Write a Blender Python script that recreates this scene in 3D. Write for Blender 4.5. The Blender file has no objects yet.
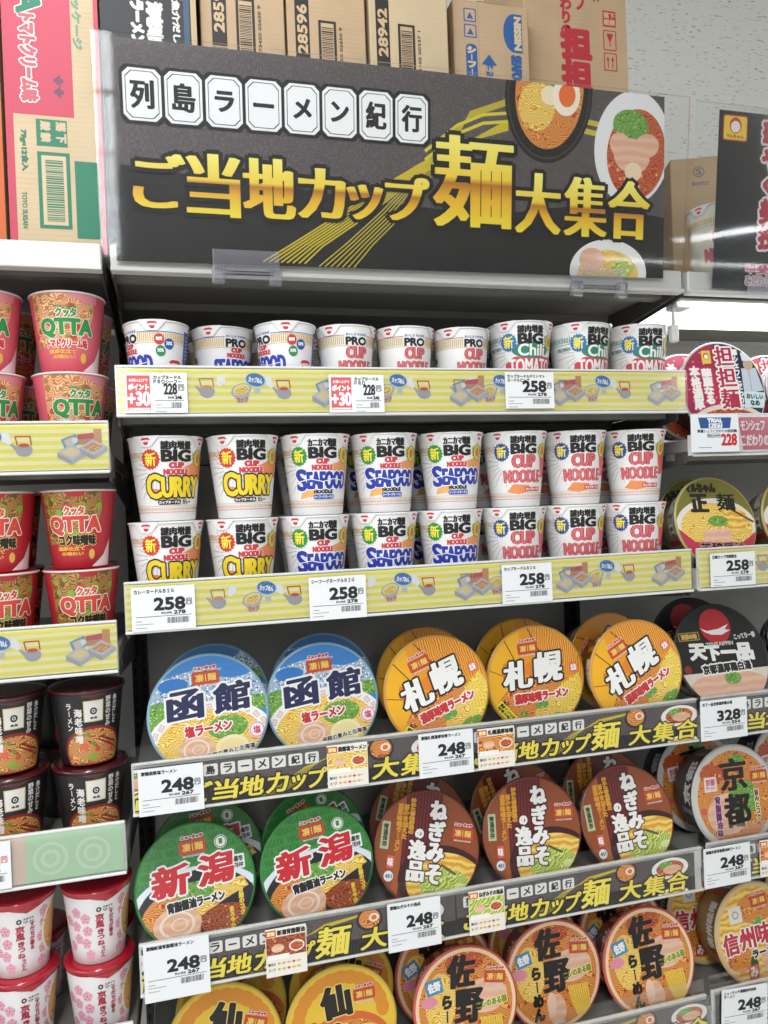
import bpy, math, random
from mathutils import Vector, Matrix, Euler
from mathutils.geometry import tessellate_polygon
PI = math.pi
random.seed(7)
S = bpy.context.scene
COL = S.collection
Z0 = 1.6            # height of the uppermost price rail of the middle bay above the floor

# ------------------------------------------------------------------ camera
def set_camera():
    f_px, C = 773.1, Vector((-.3692, -1.1069, -.1671 + Z0))
    yaw, pitch, roll = .2596, -.0105, -.0379
    fw = Vector((math.sin(yaw)*math.cos(pitch), math.cos(yaw)*math.cos(pitch), math.sin(pitch)))
    r = Vector((math.cos(yaw), -math.sin(yaw), 0)); u = r.cross(fw)
    r2 = r*math.cos(roll) + u*math.sin(roll); u2 = -r*math.sin(roll) + u*math.cos(roll)
    cd = bpy.data.cameras.new('camera'); co = bpy.data.objects.new('camera', cd); COL.objects.link(co)
    M = Matrix((r2, u2, -fw)).transposed().to_4x4(); M.translation = C
    co.matrix_world = M
    cd.sensor_fit = 'HORIZONTAL'; cd.sensor_width = 36; cd.lens = f_px/768*36
    cd.clip_start = .02; cd.clip_end = 60
    S.camera = co
set_camera()
# ------------------------------------------------------------------ world, lights, exposure
S.view_settings.view_transform = 'Standard'; S.view_settings.look = 'None'
S.view_settings.gamma = 1; S.view_settings.use_curve_mapping = False
S.view_settings.exposure = -0.40
w = bpy.data.worlds.new('store_ambient'); S.world = w; w.use_nodes = True
w.node_tree.nodes['Background'].inputs[0].default_value = (.93, .96, 1, 1)
w.node_tree.nodes['Background'].inputs[1].default_value = .95
LAMP_POWER = 33.0
LAMPS = [(-.55+.055*y, y, -.055) for y in (-1.0, -2.5, -4.0, -5.5, -7.0, -8.5, -10, -11.5, -13)] + \
        [(5.6, y, 0) for y in (-5.2, -6.8)] + [(-3.2+.055*y, y, -.055) for y in (-1.0, -2.5, -4.0)] + [(x, -10.0, PI/2) for x in (6.6, 8.2, 9.8)]
for i, (x, y, a) in enumerate(LAMPS):
    ld = bpy.data.lights.new('ceiling_lamp_light', 'AREA'); ld.shape = 'RECTANGLE'; ld.size = .26; ld.size_y = 1.42
    ld.energy = LAMP_POWER*(1.15 if y > -2 else .92); ld.color = (.93, .97, 1)
    lo = bpy.data.objects.new('ceiling_lamp_light', ld); COL.objects.link(lo)
    lo.location = (x, y, 2.785); lo.rotation_euler = (0, 0, a)

# ------------------------------------------------------------------ materials
def lin(h):
    h = h.lstrip('#'); v = [int(h[i:i+2], 16)/255 for i in (0, 2, 4)]
    return tuple((c/12.92 if c <= .04045 else ((c+.055)/1.055)**2.4) for c in v) + (1,)
MC = {}
def mat(h, rough=.5, coat=0, metal=0, name=None):
    k = (h, rough, coat, metal)
    if k in MC: return MC[k]
    m = bpy.data.materials.new(name or 'print_'+h.strip('#')); m.use_nodes = True
    b = m.node_tree.nodes['Principled BSDF']
    b.inputs['Base Color'].default_value = lin(h); b.inputs['Roughness'].default_value = rough
    b.inputs['Metallic'].default_value = metal
    b.inputs['Coat Weight'].default_value = coat; b.inputs['Coat Roughness'].default_value = .12
    MC[k] = m; return m
def P(h): return mat(h, .46, .14)        # glossy printed film
def Q(h): return mat(h, .6, 0)           # matt printed paper
def clear_mat(name, tint='ffffff', alpha=.0, rough=.05, gain=.7):
    """thin clear plastic: mostly transparent, mirror-like at grazing angles, alpha = share of milky diffuse"""
    m = bpy.data.materials.new(name); m.use_nodes = True; nt = m.node_tree; nt.nodes.clear()
    o = nt.nodes.new('ShaderNodeOutputMaterial'); mx = nt.nodes.new('ShaderNodeMixShader'); m2 = nt.nodes.new('ShaderNodeMixShader')
    t = nt.nodes.new('ShaderNodeBsdfTransparent'); d = nt.nodes.new('ShaderNodeBsdfDiffuse'); g = nt.nodes.new('ShaderNodeBsdfGlossy')
    d.inputs[0].default_value = lin(tint); g.inputs['Roughness'].default_value = rough; m2.inputs[0].default_value = alpha
    nt.links.new(t.outputs[0], m2.inputs[1]); nt.links.new(d.outputs[0], m2.inputs[2])
    fr = nt.nodes.new('ShaderNodeFresnel'); fr.inputs[0].default_value = 1.45
    mu = nt.nodes.new('ShaderNodeMath'); mu.operation = 'MULTIPLY'; mu.inputs[1].default_value = gain
    nt.links.new(fr.outputs[0], mu.inputs[0]); nt.links.new(mu.outputs[0], mx.inputs[0])
    nt.links.new(m2.outputs[0], mx.inputs[1]); nt.links.new(g.outputs[0], mx.inputs[2]); nt.links.new(mx.outputs[0], o.inputs[0])
    return m
def ramp(nt, stops, interp='LINEAR'):
    r = nt.nodes.new('ShaderNodeValToRGB'); r.color_ramp.interpolation = interp
    e = r.color_ramp.elements
    while len(e) < len(stops): e.new(.5)
    for i, (p, c) in enumerate(stops): e[i].position = p; e[i].color = lin(c)
    return r
def food(name, cols, scale=90, dist=6, spots=(), rot=0, rough=.42, stretch=(1, 1, 1), coat=.25):
    """printed food picture: tangled strands plus scattered bits"""
    m = bpy.data.materials.new(name); m.use_nodes = True; nt = m.node_tree; b = nt.nodes['Principled BSDF']
    b.inputs['Roughness'].default_value = rough; b.inputs['Coat Weight'].default_value = coat; b.inputs['Coat Roughness'].default_value = .12
    tc = nt.nodes.new('ShaderNodeTexCoord'); mp = nt.nodes.new('ShaderNodeMapping')
    mp.inputs['Rotation'].default_value = (0, rot, 0); mp.inputs['Scale'].default_value = stretch
    wn = nt.nodes.new('ShaderNodeTexNoise'); wn.inputs['Scale'].default_value = 48; wn.inputs['Detail'].default_value = 2
    vs = nt.nodes.new('ShaderNodeVectorMath'); vs.operation = 'SCALE'; vs.inputs['Scale'].default_value = .0036*dist
    va = nt.nodes.new('ShaderNodeVectorMath'); va.operation = 'ADD'
    nt.links.new(tc.outputs['Object'], wn.inputs[0]); nt.links.new(wn.outputs['Color'], vs.inputs[0])
    nt.links.new(tc.outputs['Object'], va.inputs[0]); nt.links.new(vs.outputs[0], va.inputs[1]); nt.links.new(va.outputs[0], mp.inputs[0])
    wv = nt.nodes.new('ShaderNodeTexWave'); wv.inputs['Scale'].default_value = scale*1.5; wv.inputs['Distortion'].default_value = min(dist, 3)
    wv.inputs['Detail'].default_value = 2; wv.inputs['Detail Scale'].default_value = .6; wv.bands_direction = 'Z'
    nt.links.new(mp.outputs[0], wv.inputs[0])
    n = len(cols); r = ramp(nt, [(i/(n-1), c) for i, c in enumerate(cols)])
    nt.links.new(wv.outputs['Fac'], r.inputs[0]); out = r.outputs[0]
    for (c, sc, th, rr) in spots:
        v = nt.nodes.new('ShaderNodeTexVoronoi'); v.inputs['Scale'].default_value = sc
        mp2 = nt.nodes.new('ShaderNodeMapping'); mp2.inputs['Location'].default_value = (rr, rr*2, rr*.7)
        nt.links.new(tc.outputs['Object'], mp2.inputs[0]); nt.links.new(mp2.outputs[0], v.inputs[0])
        lt = nt.nodes.new('ShaderNodeMath'); lt.operation = 'LESS_THAN'; lt.inputs[1].default_value = th
        nt.links.new(v.outputs['Distance'], lt.inputs[0])
        mx = nt.nodes.new('ShaderNodeMix'); mx.data_type = 'RGBA'
        nt.links.new(lt.outputs[0], mx.inputs[0]); nt.links.new(out, mx.inputs[6]); mx.inputs[7].default_value = lin(c)
        out = mx.outputs[2]
    nt.links.new(out, b.inputs['Base Color']); return m
def speckle(name, base, dark, scale=(30, 30, 110), th=.66, rough=.8):
    m = bpy.data.materials.new(name); m.use_nodes = True; nt = m.node_tree; b = nt.nodes['Principled BSDF']
    b.inputs['Roughness'].default_value = rough
    tc = nt.nodes.new('ShaderNodeTexCoord'); mp = nt.nodes.new('ShaderNodeMapping'); mp.inputs['Scale'].default_value = scale
    nz = nt.nodes.new('ShaderNodeTexNoise'); nz.inputs['Scale'].default_value = 1; nz.inputs['Detail'].default_value = 3
    nt.links.new(tc.outputs['Object'], mp.inputs[0]); nt.links.new(mp.outputs[0], nz.inputs[0])
    r = ramp(nt, [(0, base), (th-.03, base), (th+.02, dark), (1, dark)]); nt.links.new(nz.outputs[0], r.inputs[0])
    nt.links.new(r.outputs[0], b.inputs['Base Color']); return m
def gradz(name, stops, z0, z1, rough=.4):
    m = bpy.data.materials.new(name); m.use_nodes = True; nt = m.node_tree; b = nt.nodes['Principled BSDF']
    b.inputs['Roughness'].default_value = rough
    tc = nt.nodes.new('ShaderNodeTexCoord'); sx = nt.nodes.new('ShaderNodeSeparateXYZ'); mr = nt.nodes.new('ShaderNodeMapRange')
    mr.inputs[1].default_value = z0; mr.inputs[2].default_value = z1
    nt.links.new(tc.outputs['Object'], sx.inputs[0]); nt.links.new(sx.outputs[2], mr.inputs[0])
    r = ramp(nt, stops); nt.links.new(mr.outputs[0], r.inputs[0]); nt.links.new(r.outputs[0], b.inputs['Base Color']); return m
def emit(name, h, s):
    m = bpy.data.materials.new(name); m.use_nodes = True; nt = m.node_tree; b = nt.nodes['Principled BSDF']
    b.inputs['Emission Color'].default_value = lin(h); b.inputs['Emission Strength'].default_value = s; return m
def carton_mat(name, h):
    m = bpy.data.materials.new(name); m.use_nodes = True; nt = m.node_tree; b = nt.nodes['Principled BSDF']
    b.inputs['Roughness'].default_value = .75
    tc = nt.nodes.new('ShaderNodeTexCoord'); wv = nt.nodes.new('ShaderNodeTexWave'); wv.bands_direction = 'Z'
    wv.inputs['Scale'].default_value = 45
    bp = nt.nodes.new('ShaderNodeBump'); bp.inputs['Strength'].default_value = .12; bp.inputs['Distance'].default_value = .001
    nt.links.new(tc.outputs['Object'], wv.inputs[0]); nt.links.new(wv.outputs['Fac'], bp.inputs['Height'])
    nz = nt.nodes.new('ShaderNodeTexNoise'); nz.inputs['Scale'].default_value = 14
    nt.links.new(tc.outputs['Object'], nz.inputs[0])
    c = lin(h); r = nt.nodes.new('ShaderNodeValToRGB')
    r.color_ramp.elements[0].position = .3; r.color_ramp.elements[0].color = tuple(v*.88 for v in c[:3])+(1,)
    r.color_ramp.elements[1].position = .7; r.color_ramp.elements[1].color = c
    nt.links.new(nz.outputs[0], r.inputs[0]); nt.links.new(r.outputs[0], b.inputs['Base Color'])
    nt.links.new(bp.outputs[0], b.inputs['Normal']); return m

F_YEL = food('picture_yellow_noodles', ['c98a22', 'f2cf5a', 'fbe48c'], 70, 9, [('e9b23a', 70, .2, .3)])
F_ORA = food('picture_orange_noodles', ['a8431a', 'dd8434', 'f0b35a'], 75, 10, [('b53a1c', 60, .18, .2)])
F_RED = food('picture_red_soup', ['9c2a14', 'c04a26', 'd87840'], 50, 12, [('e8b060', 80, .2, .5)])
F_TOM = food('picture_tomato_pasta', ['b86438', 'dc9c68', 'ecc498'], 60, 12, [('c8402c', 62, .32, .1), ('a8783c', 70, .3, .6), ('8c8a3c', 60, .17, .9)])
F_MIS = food('picture_miso_pasta', ['6c4420', 'a47438', 'c89a54'], 60, 12, [('9a4430', 62, .33, .1), ('6c5420', 70, .3, .5), ('8aa838', 60, .3, .9)])
F_DRK = food('picture_shrimp_ramen', ['8c3420', 'cc7a3c', 'ecc070'], 75, 12, [('c9503a', 75, .28, .1), ('6f8a34', 75, .22, .9)])
F_UDN = food('picture_udon', ['b86a2c', 'dca45c', 'f2d49c'], 55, 5, [('cf7a50', 60, .22, .4)], rot=.6)
F_CIT = food('picture_city_view', ['3f6aa0', '8fb0cf', 'dfe8ee'], 120, 20, [('f4f6f4', 220, .34, .1), ('2c5c94', 180, .25, .7)])
F_GRN = food('picture_green_onion', ['2f6c22', '5c9c34', '9cc860'], 160, 20, [('b8d878', 200, .25, .1), ('24581c', 170, .2, .4)])
F_CHA = food('picture_roast_pork', ['e0ac90', 'e4b498', 'eac0a6'], 14, 3, [])
F_SOP = food('picture_brown_soup', ['6c2412', '9c4422', 'b86434'], 45, 14, [('d89a58', 120, .2, .4)])
F_WOD = food('picture_red_wood', ['4c0e12', '6a161a', '7a2020'], 38, 1.2, [], stretch=(1, 1, .06), rot=PI/2)
F_BRN = food('picture_brown_board', ['7c3c1c', '8f4a24', '9a5228'], 20, 2, [])
F_SLT = speckle('picture_slate', '544c4e', '6a6062', (420, 420, 420), .58, .5)
F_NEG = food('picture_leek', ['7a9a2c', 'b5cc4c', 'e0e48c'], 45, 7, [('e8e8a8', 90, .25, .1)], rot=.8)
GOLD = gradz('gold_lettering', [(0, 'f6e23c'), (.35, 'e8b428'), (.5, 'b8741c'), (.56, 'f0d040'), (1, 'fbf27c')], .07, .16)
GOLDB = gradz('gold_lettering_tall', [(0, 'f6e23c'), (.35, 'e8b428'), (.5, 'b8741c'), (.56, 'f0d040'), (1, 'fbf27c')], .07, .21)

# ------------------------------------------------------------------ flat artwork -> mesh
GC = {}
def glyphs(s):
    if s in GC: return GC[s]
    c = bpy.data.curves.new('t', 'FONT'); c.body = s; c.size = 1; c.resolution_u = 3
    o = bpy.data.objects.new('t', c); COL.objects.link(o)
    dg = bpy.context.evaluated_depsgraph_get(); me = bpy.data.meshes.new_from_object(o.evaluated_get(dg))
    V = [(v.co.x, v.co.y) for v in me.vertices]; T = []; cnt = {}
    for p in me.polygons:
        vs = list(p.vertices)
        for i in range(1, len(vs)-1): T.append((vs[0], vs[i], vs[i+1]))
        for i in range(len(vs)):
            k = (min(vs[i], vs[i-1]), max(vs[i], vs[i-1])); cnt[k] = cnt.get(k, 0)+1
    E = [k for k, n in cnt.items() if n == 1]
    bpy.data.objects.remove(o); bpy.data.curves.remove(c); bpy.data.meshes.remove(me)
    x0 = min(v[0] for v in V); x1 = max(v[0] for v in V); y0 = min(v[1] for v in V); y1 = max(v[1] for v in V)
    GC[s] = (V, T, E, x0, x1, y0, y1); return GC[s]

def clip_convex(poly, cl):
    out = poly
    n = len(cl)
    for i in range(n):
        ax, ay = cl[i]; bx, by = cl[(i+1) % n]; inp = out; out = []
        if not inp: break
        def side(p): return (bx-ax)*(p[1]-ay)-(by-ay)*(p[0]-ax)
        for j in range(len(inp)):
            p, q = inp[j-1], inp[j]; sp, sq = side(p), side(q)
            if (sp >= 0) != (sq >= 0):
                t = sp/(sp-sq); out.append((p[0]+(q[0]-p[0])*t, p[1]+(q[1]-p[1])*t))
            if sq >= 0: out.append(q)
    return out

BF = [.8]
class Art:
    def __init__(s, k=1.0): s.f = []; s.st = [Matrix.Identity(3)]; s.k = k; s.clip = None; s.j = 0; s.c = 0
    def push(s, x=0, y=0, rot=0, sc=1, sy=None, shear=0):
        c, n = math.cos(rot), math.sin(rot); sy = sc if sy is None else sy
        M = Matrix(((c*sc, -n*sy, x), (n*sc, c*sy, y), (0, 0, 1))) @ Matrix(((1, shear, 0), (0, 1, 0), (0, 0, 1)))
        s.st.append(s.st[-1] @ M)
    def pop(s): s.st.pop()
    def add(s, poly, m, L):
        M = s.st[-1]; q = [(M[0][0]*x+M[0][1]*y+M[0][2], M[1][0]*x+M[1][1]*y+M[1][2]) for x, y in poly]
        if s.clip:
            q = clip_convex(q, s.clip)
            if len(q) < 3: return
        s.f.append((q, m, L+s.j))
    def step(s): s.c += 1; s.j = .012*(s.c % 40)      # shapes of one layer never lie in exactly the same plane
    def poly(s, pts, m, L):
        s.step()
        if len(pts) > 4 or len(pts) == 4:
            for t in tessellate_polygon([[Vector((x, y, 0)) for x, y in pts]]): s.add([pts[i] for i in t], m, L)
        else: s.add(pts, m, L)
    def conv(s, pts, m, L): s.step(); s.add(pts, m, L)
    def rect(s, x0, y0, x1, y1, m, L): s.step(); s.add([(x0, y0), (x1, y0), (x1, y1), (x0, y1)], m, L)
    def ell(s, cx, cy, rx, ry, m, L, n=32, rot=0, a0=0, a1=2*PI):
        s.step(); c, d = math.cos(rot), math.sin(rot); full = abs(a1-a0-2*PI) < 1e-6
        pts = []
        for i in range(n if full else n+1):
            a = a0+(a1-a0)*i/n; x, y = rx*math.cos(a), ry*math.sin(a); pts.append((cx+x*c-y*d, cy+x*d+y*c))
        s.add(pts, m, L)
    def ring(s, cx, cy, r0, r1, m, L, n=40, ky=1):
        for i in range(n):
            a, b = 2*PI*i/n, 2*PI*(i+1)/n
            s.add([(cx+r0*math.cos(a), cy+ky*r0*math.sin(a)), (cx+r1*math.cos(a), cy+ky*r1*math.sin(a)), (cx+r1*math.cos(b), cy+ky*r1*math.sin(b)), (cx+r0*math.cos(b), cy+ky*r0*math.sin(b))], m, L)
    def rrect(s, x0, y0, x1, y1, r, m, L):
        pts = []; s.step()
        for cx, cy, a0 in ((x1-r, y0+r, -PI/2), (x1-r, y1-r, 0), (x0+r, y1-r, PI/2), (x0+r, y0+r, PI)):
            for i in range(5): a = a0+PI/2*i/4; pts.append((cx+r*math.cos(a), cy+r*math.sin(a)))
        s.add(pts, m, L)
    def star(s, cx, cy, r0, r1, n, m, L):
        for i in range(n):
            s.step(); a = 2*PI*i/n; d = PI/n
            s.add([(cx, cy), (cx+r0*math.cos(a-d), cy+r0*math.sin(a-d)), (cx+r1*math.cos(a), cy+r1*math.sin(a)), (cx+r0*math.cos(a+d), cy+r0*math.sin(a+d))], m, L)
    def line(s, pts, w, m, L):
        for i in range(len(pts)-1):
            (x0, y0), (x1, y1) = pts[i], pts[i+1]; d = math.hypot(x1-x0, y1-y0) or 1; nx, ny = -(y1-y0)/d*w/2, (x1-x0)/d*w/2
            s.step(); ex, ey = (x1-x0)/d*w*.2, (y1-y0)/d*w*.2
            s.add([(x0-ex+nx, y0-ey+ny), (x0-ex-nx, y0-ey-ny), (x1+ex-nx, y1+ey-ny), (x1+ex+nx, y1+ey+ny)], m, L)
    def text(s, t, box, m, L, bold=0, outl=None, rot=0, shear=0, keep=False, trace=None):
        """fit t into box; bold: half width added to the strokes (x, y); outl: [(material, half width)...]"""
        V, T, E, a0, a1, b0, b1 = glyphs(t); x0, y0, x1, y1 = box
        sx = (x1-x0)/max(a1-a0, .05); sy = (y1-y0)/max(b1-b0, .05)
        if a1-a0 < .2: sx = sy
        if b1-b0 < .3: sy = sx          # dashes and dots keep their proportions
        if keep: sx = sy = min(sx, sy)
        cx, cy = (x0+x1)/2, (y0+y1)/2
        W = [((x-(a0+a1)/2)*sx, (y-(b0+b1)/2)*sy) for x, y in V]
        s.push(cx, cy, rot, 1, shear=shear)
        def draw(mm, LL, bx, by, fill=True):
            s.j = 0
            for t3 in (T if fill else []): s.add([W[i] for i in t3], mm, LL)
            q_ = 0
            if bx > 0:
                for i, j in E:
                    q_ += 1; s.j = .06+.6*((q_*.618034) % 1)
                    px, py = W[i][0]/bx, W[i][1]/by; qx, qy = W[j][0]/bx, W[j][1]/by
                    d = math.hypot(qx-px, qy-py)
                    if d < 1e-6: continue
                    ux, uy = (qx-px)/d, (qy-py)/d; e = .55
                    s.add([((px-ux*e-uy)*bx, (py-uy*e+ux)*by), ((px-ux*e+uy)*bx, (py-uy*e-ux)*by), ((qx+ux*e+uy)*bx, (qy+uy*e-ux)*by), ((qx+ux*e-uy)*bx, (qy+uy*e+ux)*by)], mm, LL)
        bx, by = bold if isinstance(bold, tuple) else (bold, bold); bx *= BF[0]; by *= BF[0]
        for k, (om, ow) in enumerate(outl or []): draw(om, L+k, bx+ow, by+ow)
        draw(m, L+len(outl or []), bx, by)
        if trace: draw(trace[0], L+len(outl or [])+1, trace[1], trace[1], False)
        s.pop()
    def vtext(s, t, x, y0, y1, w, m, L, **k):
        h = (y1-y0)/len(t)
        for i, ch in enumerate(t):
            yy = y1-h*(i+.5)
            if ch == 'ー': s.rect(x-w*.07, yy-h*.4, x+w*.07, yy+h*.4, m, L+len(k.get('outl') or [])); continue
            V, T, E, a0, a1, b0, b1 = glyphs(ch); em = 1.0
            ww = w*min(1, max(.45, (a1-a0)/.88)); hh = h*.9*min(1, max(.45, (b1-b0)/.88))
            s.text(ch, (x-ww/2, yy-hh/2, x+ww/2, yy+hh/2), m, L, **k)

def slice_x(poly, w):
    x0 = min(p[0] for p in poly); x1 = max(p[0] for p in poly)
    if x1-x0 <= w: return [poly]
    out = []; i0 = math.floor(x0/w); i1 = math.ceil(x1/w)
    for i in range(i0, i1):
        q = poly
        for sgn, lim in ((1, i*w), (-1, (i+1)*w)):
            r = []
            for j in range(len(q)):
                a, b = q[j-1], q[j]; da, db = sgn*(a[0]-lim), sgn*(b[0]-lim)
                if (da >= 0) != (db >= 0): t = da/(da-db); r.append((a[0]+(b[0]-a[0])*t, a[1]+(b[1]-a[1])*t))
                if db >= 0: r.append(b)
            q = r
            if len(q) < 3: break
        if len(q) >= 3: out.append(q)
    return out

class MB:
    """collects shapes of several materials and links them as one mesh object"""
    def __init__(s): s.v = []; s.f = []; s.m = []; s.mats = []; s.sm = []
    def mi(s, m):
        if m not in s.mats: s.mats.append(m)
        return s.mats.index(m)
    def face(s, pts, m, smooth=False):
        n = len(s.v); s.v += [tuple(p) for p in pts]; s.f.append(tuple(range(n, n+len(pts)))); s.m.append(s.mi(m)); s.sm.append(smooth)
    def mesh(s, V, F, m, smooth=False):
        n = len(s.v); s.v += [tuple(p) for p in V]
        for f in F: s.f.append(tuple(n+i for i in f)); s.m.append(s.mi(m)); s.sm.append(smooth)
    def box(s, x0, y0, z0, x1, y1, z1, m, bev=0, M=None):
        if bev:
            b = bev; V = []; F = []
            # chamfered box: each corner gives three points
            for ix in (0, 1):
                for iy in (0, 1):
                    for iz in (0, 1):
                        X, Y, Z = (x0, x1)[ix], (y0, y1)[iy], (z0, z1)[iz]; dx, dy, dz = (b, -b)[ix], (b, -b)[iy], (b, -b)[iz]
                        V += [(X, Y+dy, Z+dz), (X+dx, Y, Z+dz), (X+dx, Y+dy, Z)]
            def I(ix, iy, iz, k): return (ix*4+iy*2+iz)*3+k
            F += [(I(0,0,0,0), I(0,0,1,0), I(0,1,1,0), I(0,1,0,0)), (I(1,0,0,0), I(1,1,0,0), I(1,1,1,0), I(1,0,1,0)),
                  (I(0,0,0,1), I(1,0,0,1), I(1,0,1,1), I(0,0,1,1)), (I(0,1,0,1), I(0,1,1,1), I(1,1,1,1), I(1,1,0,1)),
                  (I(0,0,0,2), I(0,1,0,2), I(1,1,0,2), I(1,0,0,2)), (I(0,0,1,2), I(1,0,1,2), I(1,1,1,2), I(0,1,1,2))]
            for a in (0, 1):
                for c in (0, 1):
                    F += [(I(a,c,0,0), I(a,c,1,0), I(a,c,1,1), I(a,c,0,1)), (I(a,0,c,0), I(a,1,c,0), I(a,1,c,2), I(a,0,c,2)), (I(0,a,c,1), I(1,a,c,1), I(1,a,c,2), I(0,a,c,2))]
                    for d in (0, 1): F.append((I(a,c,d,0), I(a,c,d,1), I(a,c,d,2)))
        else:
            V = [(x, y, z) for x in (x0, x1) for y in (y0, y1) for z in (z0, z1)]
            F = [(0, 1, 3, 2), (4, 6, 7, 5), (0, 4, 5, 1), (2, 3, 7, 6), (0, 2, 6, 4), (1, 5, 7, 3)]
        if M is not None: V = [tuple(M @ Vector(p)) for p in V]
        s.mesh(V, F, m)
    def lathe(s, prof, m, n=48, M=None, smooth=True, close=False):
        V = []; F = []
        for r, z in prof:
            for i in range(n): a = 2*PI*i/n; V.append((r*math.cos(a), r*math.sin(a), z))
        k = len(prof)
        for j in range(k if close else k-1):
            for i in range(n): a, b = j*n, ((j+1) % k)*n; F.append((a+i, a+(i+1) % n, b+(i+1) % n, b+i))
        if M is not None: V = [tuple(M @ Vector(p)) for p in V]
        s.mesh(V, F, m, smooth)
    def disc(s, r, z, m, n=48, M=None):
        V = [(r*math.cos(2*PI*i/n), r*math.sin(2*PI*i/n), z) for i in range(n)]
        if M is not None: V = [tuple(M @ Vector(p)) for p in V]
        s.mesh(V, [tuple(range(n))], m)
    def tube(s, pts, r, m, n=8):
        V = []; F = []
        for i, p in enumerate(pts):
            p = Vector(p); d = (Vector(pts[min(i+1, len(pts)-1)])-Vector(pts[max(i-1, 0)])).normalized()
            a = d.orthogonal().normalized(); b = d.cross(a)
            for j in range(n): t = 2*PI*j/n; V.append(tuple(p+a*r*math.cos(t)+b*r*math.sin(t)))
        for i in range(len(pts)-1):
            for j in range(n): F.append((i*n+j, i*n+(j+1) % n, (i+1)*n+(j+1) % n, (i+1)*n+j))
        F.append(tuple(range(n))); F.append(tuple((len(pts)-1)*n+j for j in range(n)))
        s.mesh(V, F, m, True)
    def art(s, A, fn, w=None):
        for poly, m, L in A.f:
            for q in (slice_x(poly, w) if w else [poly]):
                s.face([fn(x*A.k, y*A.k, L) for x, y in q], m)
    def build(s, name, parent=None, loc=(0, 0, 0), rot=(0, 0, 0)):
        me = bpy.data.meshes.new(name); me.from_pydata(s.v, [], s.f)
        for m in s.mats: me.materials.append(m)
        me.polygons.foreach_set('material_index', s.m); me.polygons.foreach_set('use_smooth', s.sm); me.update()
        o = bpy.data.objects.new(name, me); COL.objects.link(o); o.parent = parent
        o.location = loc; o.rotation_euler = rot; return o

def tag(o, label=None, cat=None, group=None, kind=None):
    if label: o['label'] = label
    if cat: o['category'] = cat
    if group: o['group'] = group
    if kind: o['kind'] = kind
    return o
def thing(name, label, cat, loc=(0, 0, 0), rot=(0, 0, 0), group=None):
    o = bpy.data.objects.new(name, None); COL.objects.link(o); o.location = loc; o.rotation_euler = rot; o.empty_display_size = .03
    return tag(o, label, cat, group)
def copy_tree(o, parent=None):
    c = o.copy(); COL.objects.link(c); c.parent = parent
    for ch in list(o.children): copy_tree(ch, c)
    return c

# ------------------------------------------------------------------ setting
M_WALL = speckle('speckled_wall_panel', 'f8f8f5', 'b8b8b2', (55, 55, 260), .65)
M_FLOOR = speckle('store_floor_tile', 'dad8d2', 'c8c6be', (9, 9, 9), .6, .35)
M_CEIL = speckle('ceiling_board', 'ecece8', 'c4c4c0', (30, 80, 30), .66)
M_WHITE = mat('cfcfcb', .35, name='white_painted_steel'); M_RAIL = mat('dcdcd8', .3, name='white_rail_plastic')
M_GREY = mat('d6d4ce', .5, name='grey_painted_steel'); M_DARK = mat('1b1a1a', .5, name='black_painted_steel')
M_BRK = mat('4e4c49', .5, name='dark_grey_bracket_steel'); M_BOARD = mat('86847f', .45, name='grey_shelf_steel')
M_CLEAR = clear_mat('clear_acrylic', 'ffffff', .0, .04, .5); M_LIP = clear_mat('clear_rail_plastic', 'e8eaec', .004, .08, .22)
M_TAB = clear_mat('clear_clip_plastic', 'e4e2f0', .09, .08, 1)

def struct(name, b, kind='structure'):
    o = b.build(name); o['kind'] = kind; return o
b = MB(); b.box(-5, -112, -.05, 12, .62, 0, M_FLOOR); struct('floor', b)
b = MB(); b.box(-5, -112, 2.85, 12, .62, 2.9, M_CEIL); struct('ceiling', b)
b = MB(); b.box(-5, .56, 0, 12, .62, 2.85, M_WALL); struct('wall_back', b)

for i, (x, y, a) in enumerate(LAMPS):
    t = thing('ceiling_lamp', 'long white strip lamp on the ceiling behind the viewer', 'ceiling light', (x, y, 2.85), (0, 0, a), 'strip lamps on the ceiling')
    b = MB(); b.box(-.15, -.7, -.055, .15, .7, 0, M_WHITE); b.build('housing', t)

# ------------------------------------------------------------------ racks and shelves
BAYS = {'left': (-1.353, -.453), 'middle': (-.448, .450), 'right': (.455, 1.355)}
LEVEL = {'middle': [(.185, 0), (0, 'y'), (-.2948, 'y'), (-.5427, 'd'), (-.7902, 'd'), (-1.037, 'd')],
         'left': [(.185, 0), (-.075, 'y'), (-.345, 'y'), (-.618, 'g'), (-.893, 0)],
         'right': [(.185, 0), (-.072, 'p'), (-.295, 'y'), (-.5427, 'd'), (-.787, 'd'), (-1.034, 'd')]}
for nm, x in (('left', -.4505), ('right', .4525)):
    t = thing('rack_upright', 'black slotted steel upright at the %s end of the middle bay' % nm, 'rack post', (x, .41, 0))
    b = MB(); b.box(-.0015, -.012, 0, .0015, .018, Z0+.17, M_DARK); b.box(-.014, 0, 0, .014, .02, Z0+.17, M_DARK)
    b.build('post', t)
    b = MB(); ms = mat('050505', .9)
    for k in range(64):
        for s in (-1, 1): b.box(s*.008-.002, -.0012, .13+k*.025, s*.008+.002, -.0002, .143+k*.025, ms)
    b.build('slots', t)
for bay, (x0, x1) in BAYS.items():
    b = MB(); b.box(x0, .432, .05, x1, .444, Z0+.17, M_GREY)
    for k in range(5): b.box(x0+.01, .4305, .34+k*.295, x1-.01, .4325, .342+k*.295, M_DARK)
    tag(b.build('rack_back_panel'), 'dark grey steel back panel behind the %s bay of shelves' % bay, 'back panel')
    b = MB(); b.box(x0, .03, 0, x1, .43, .16, M_BOARD, .003)
    tag(b.build('steel_plinth'), 'low steel base under the %s bay of shelves' % bay, 'plinth')

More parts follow.
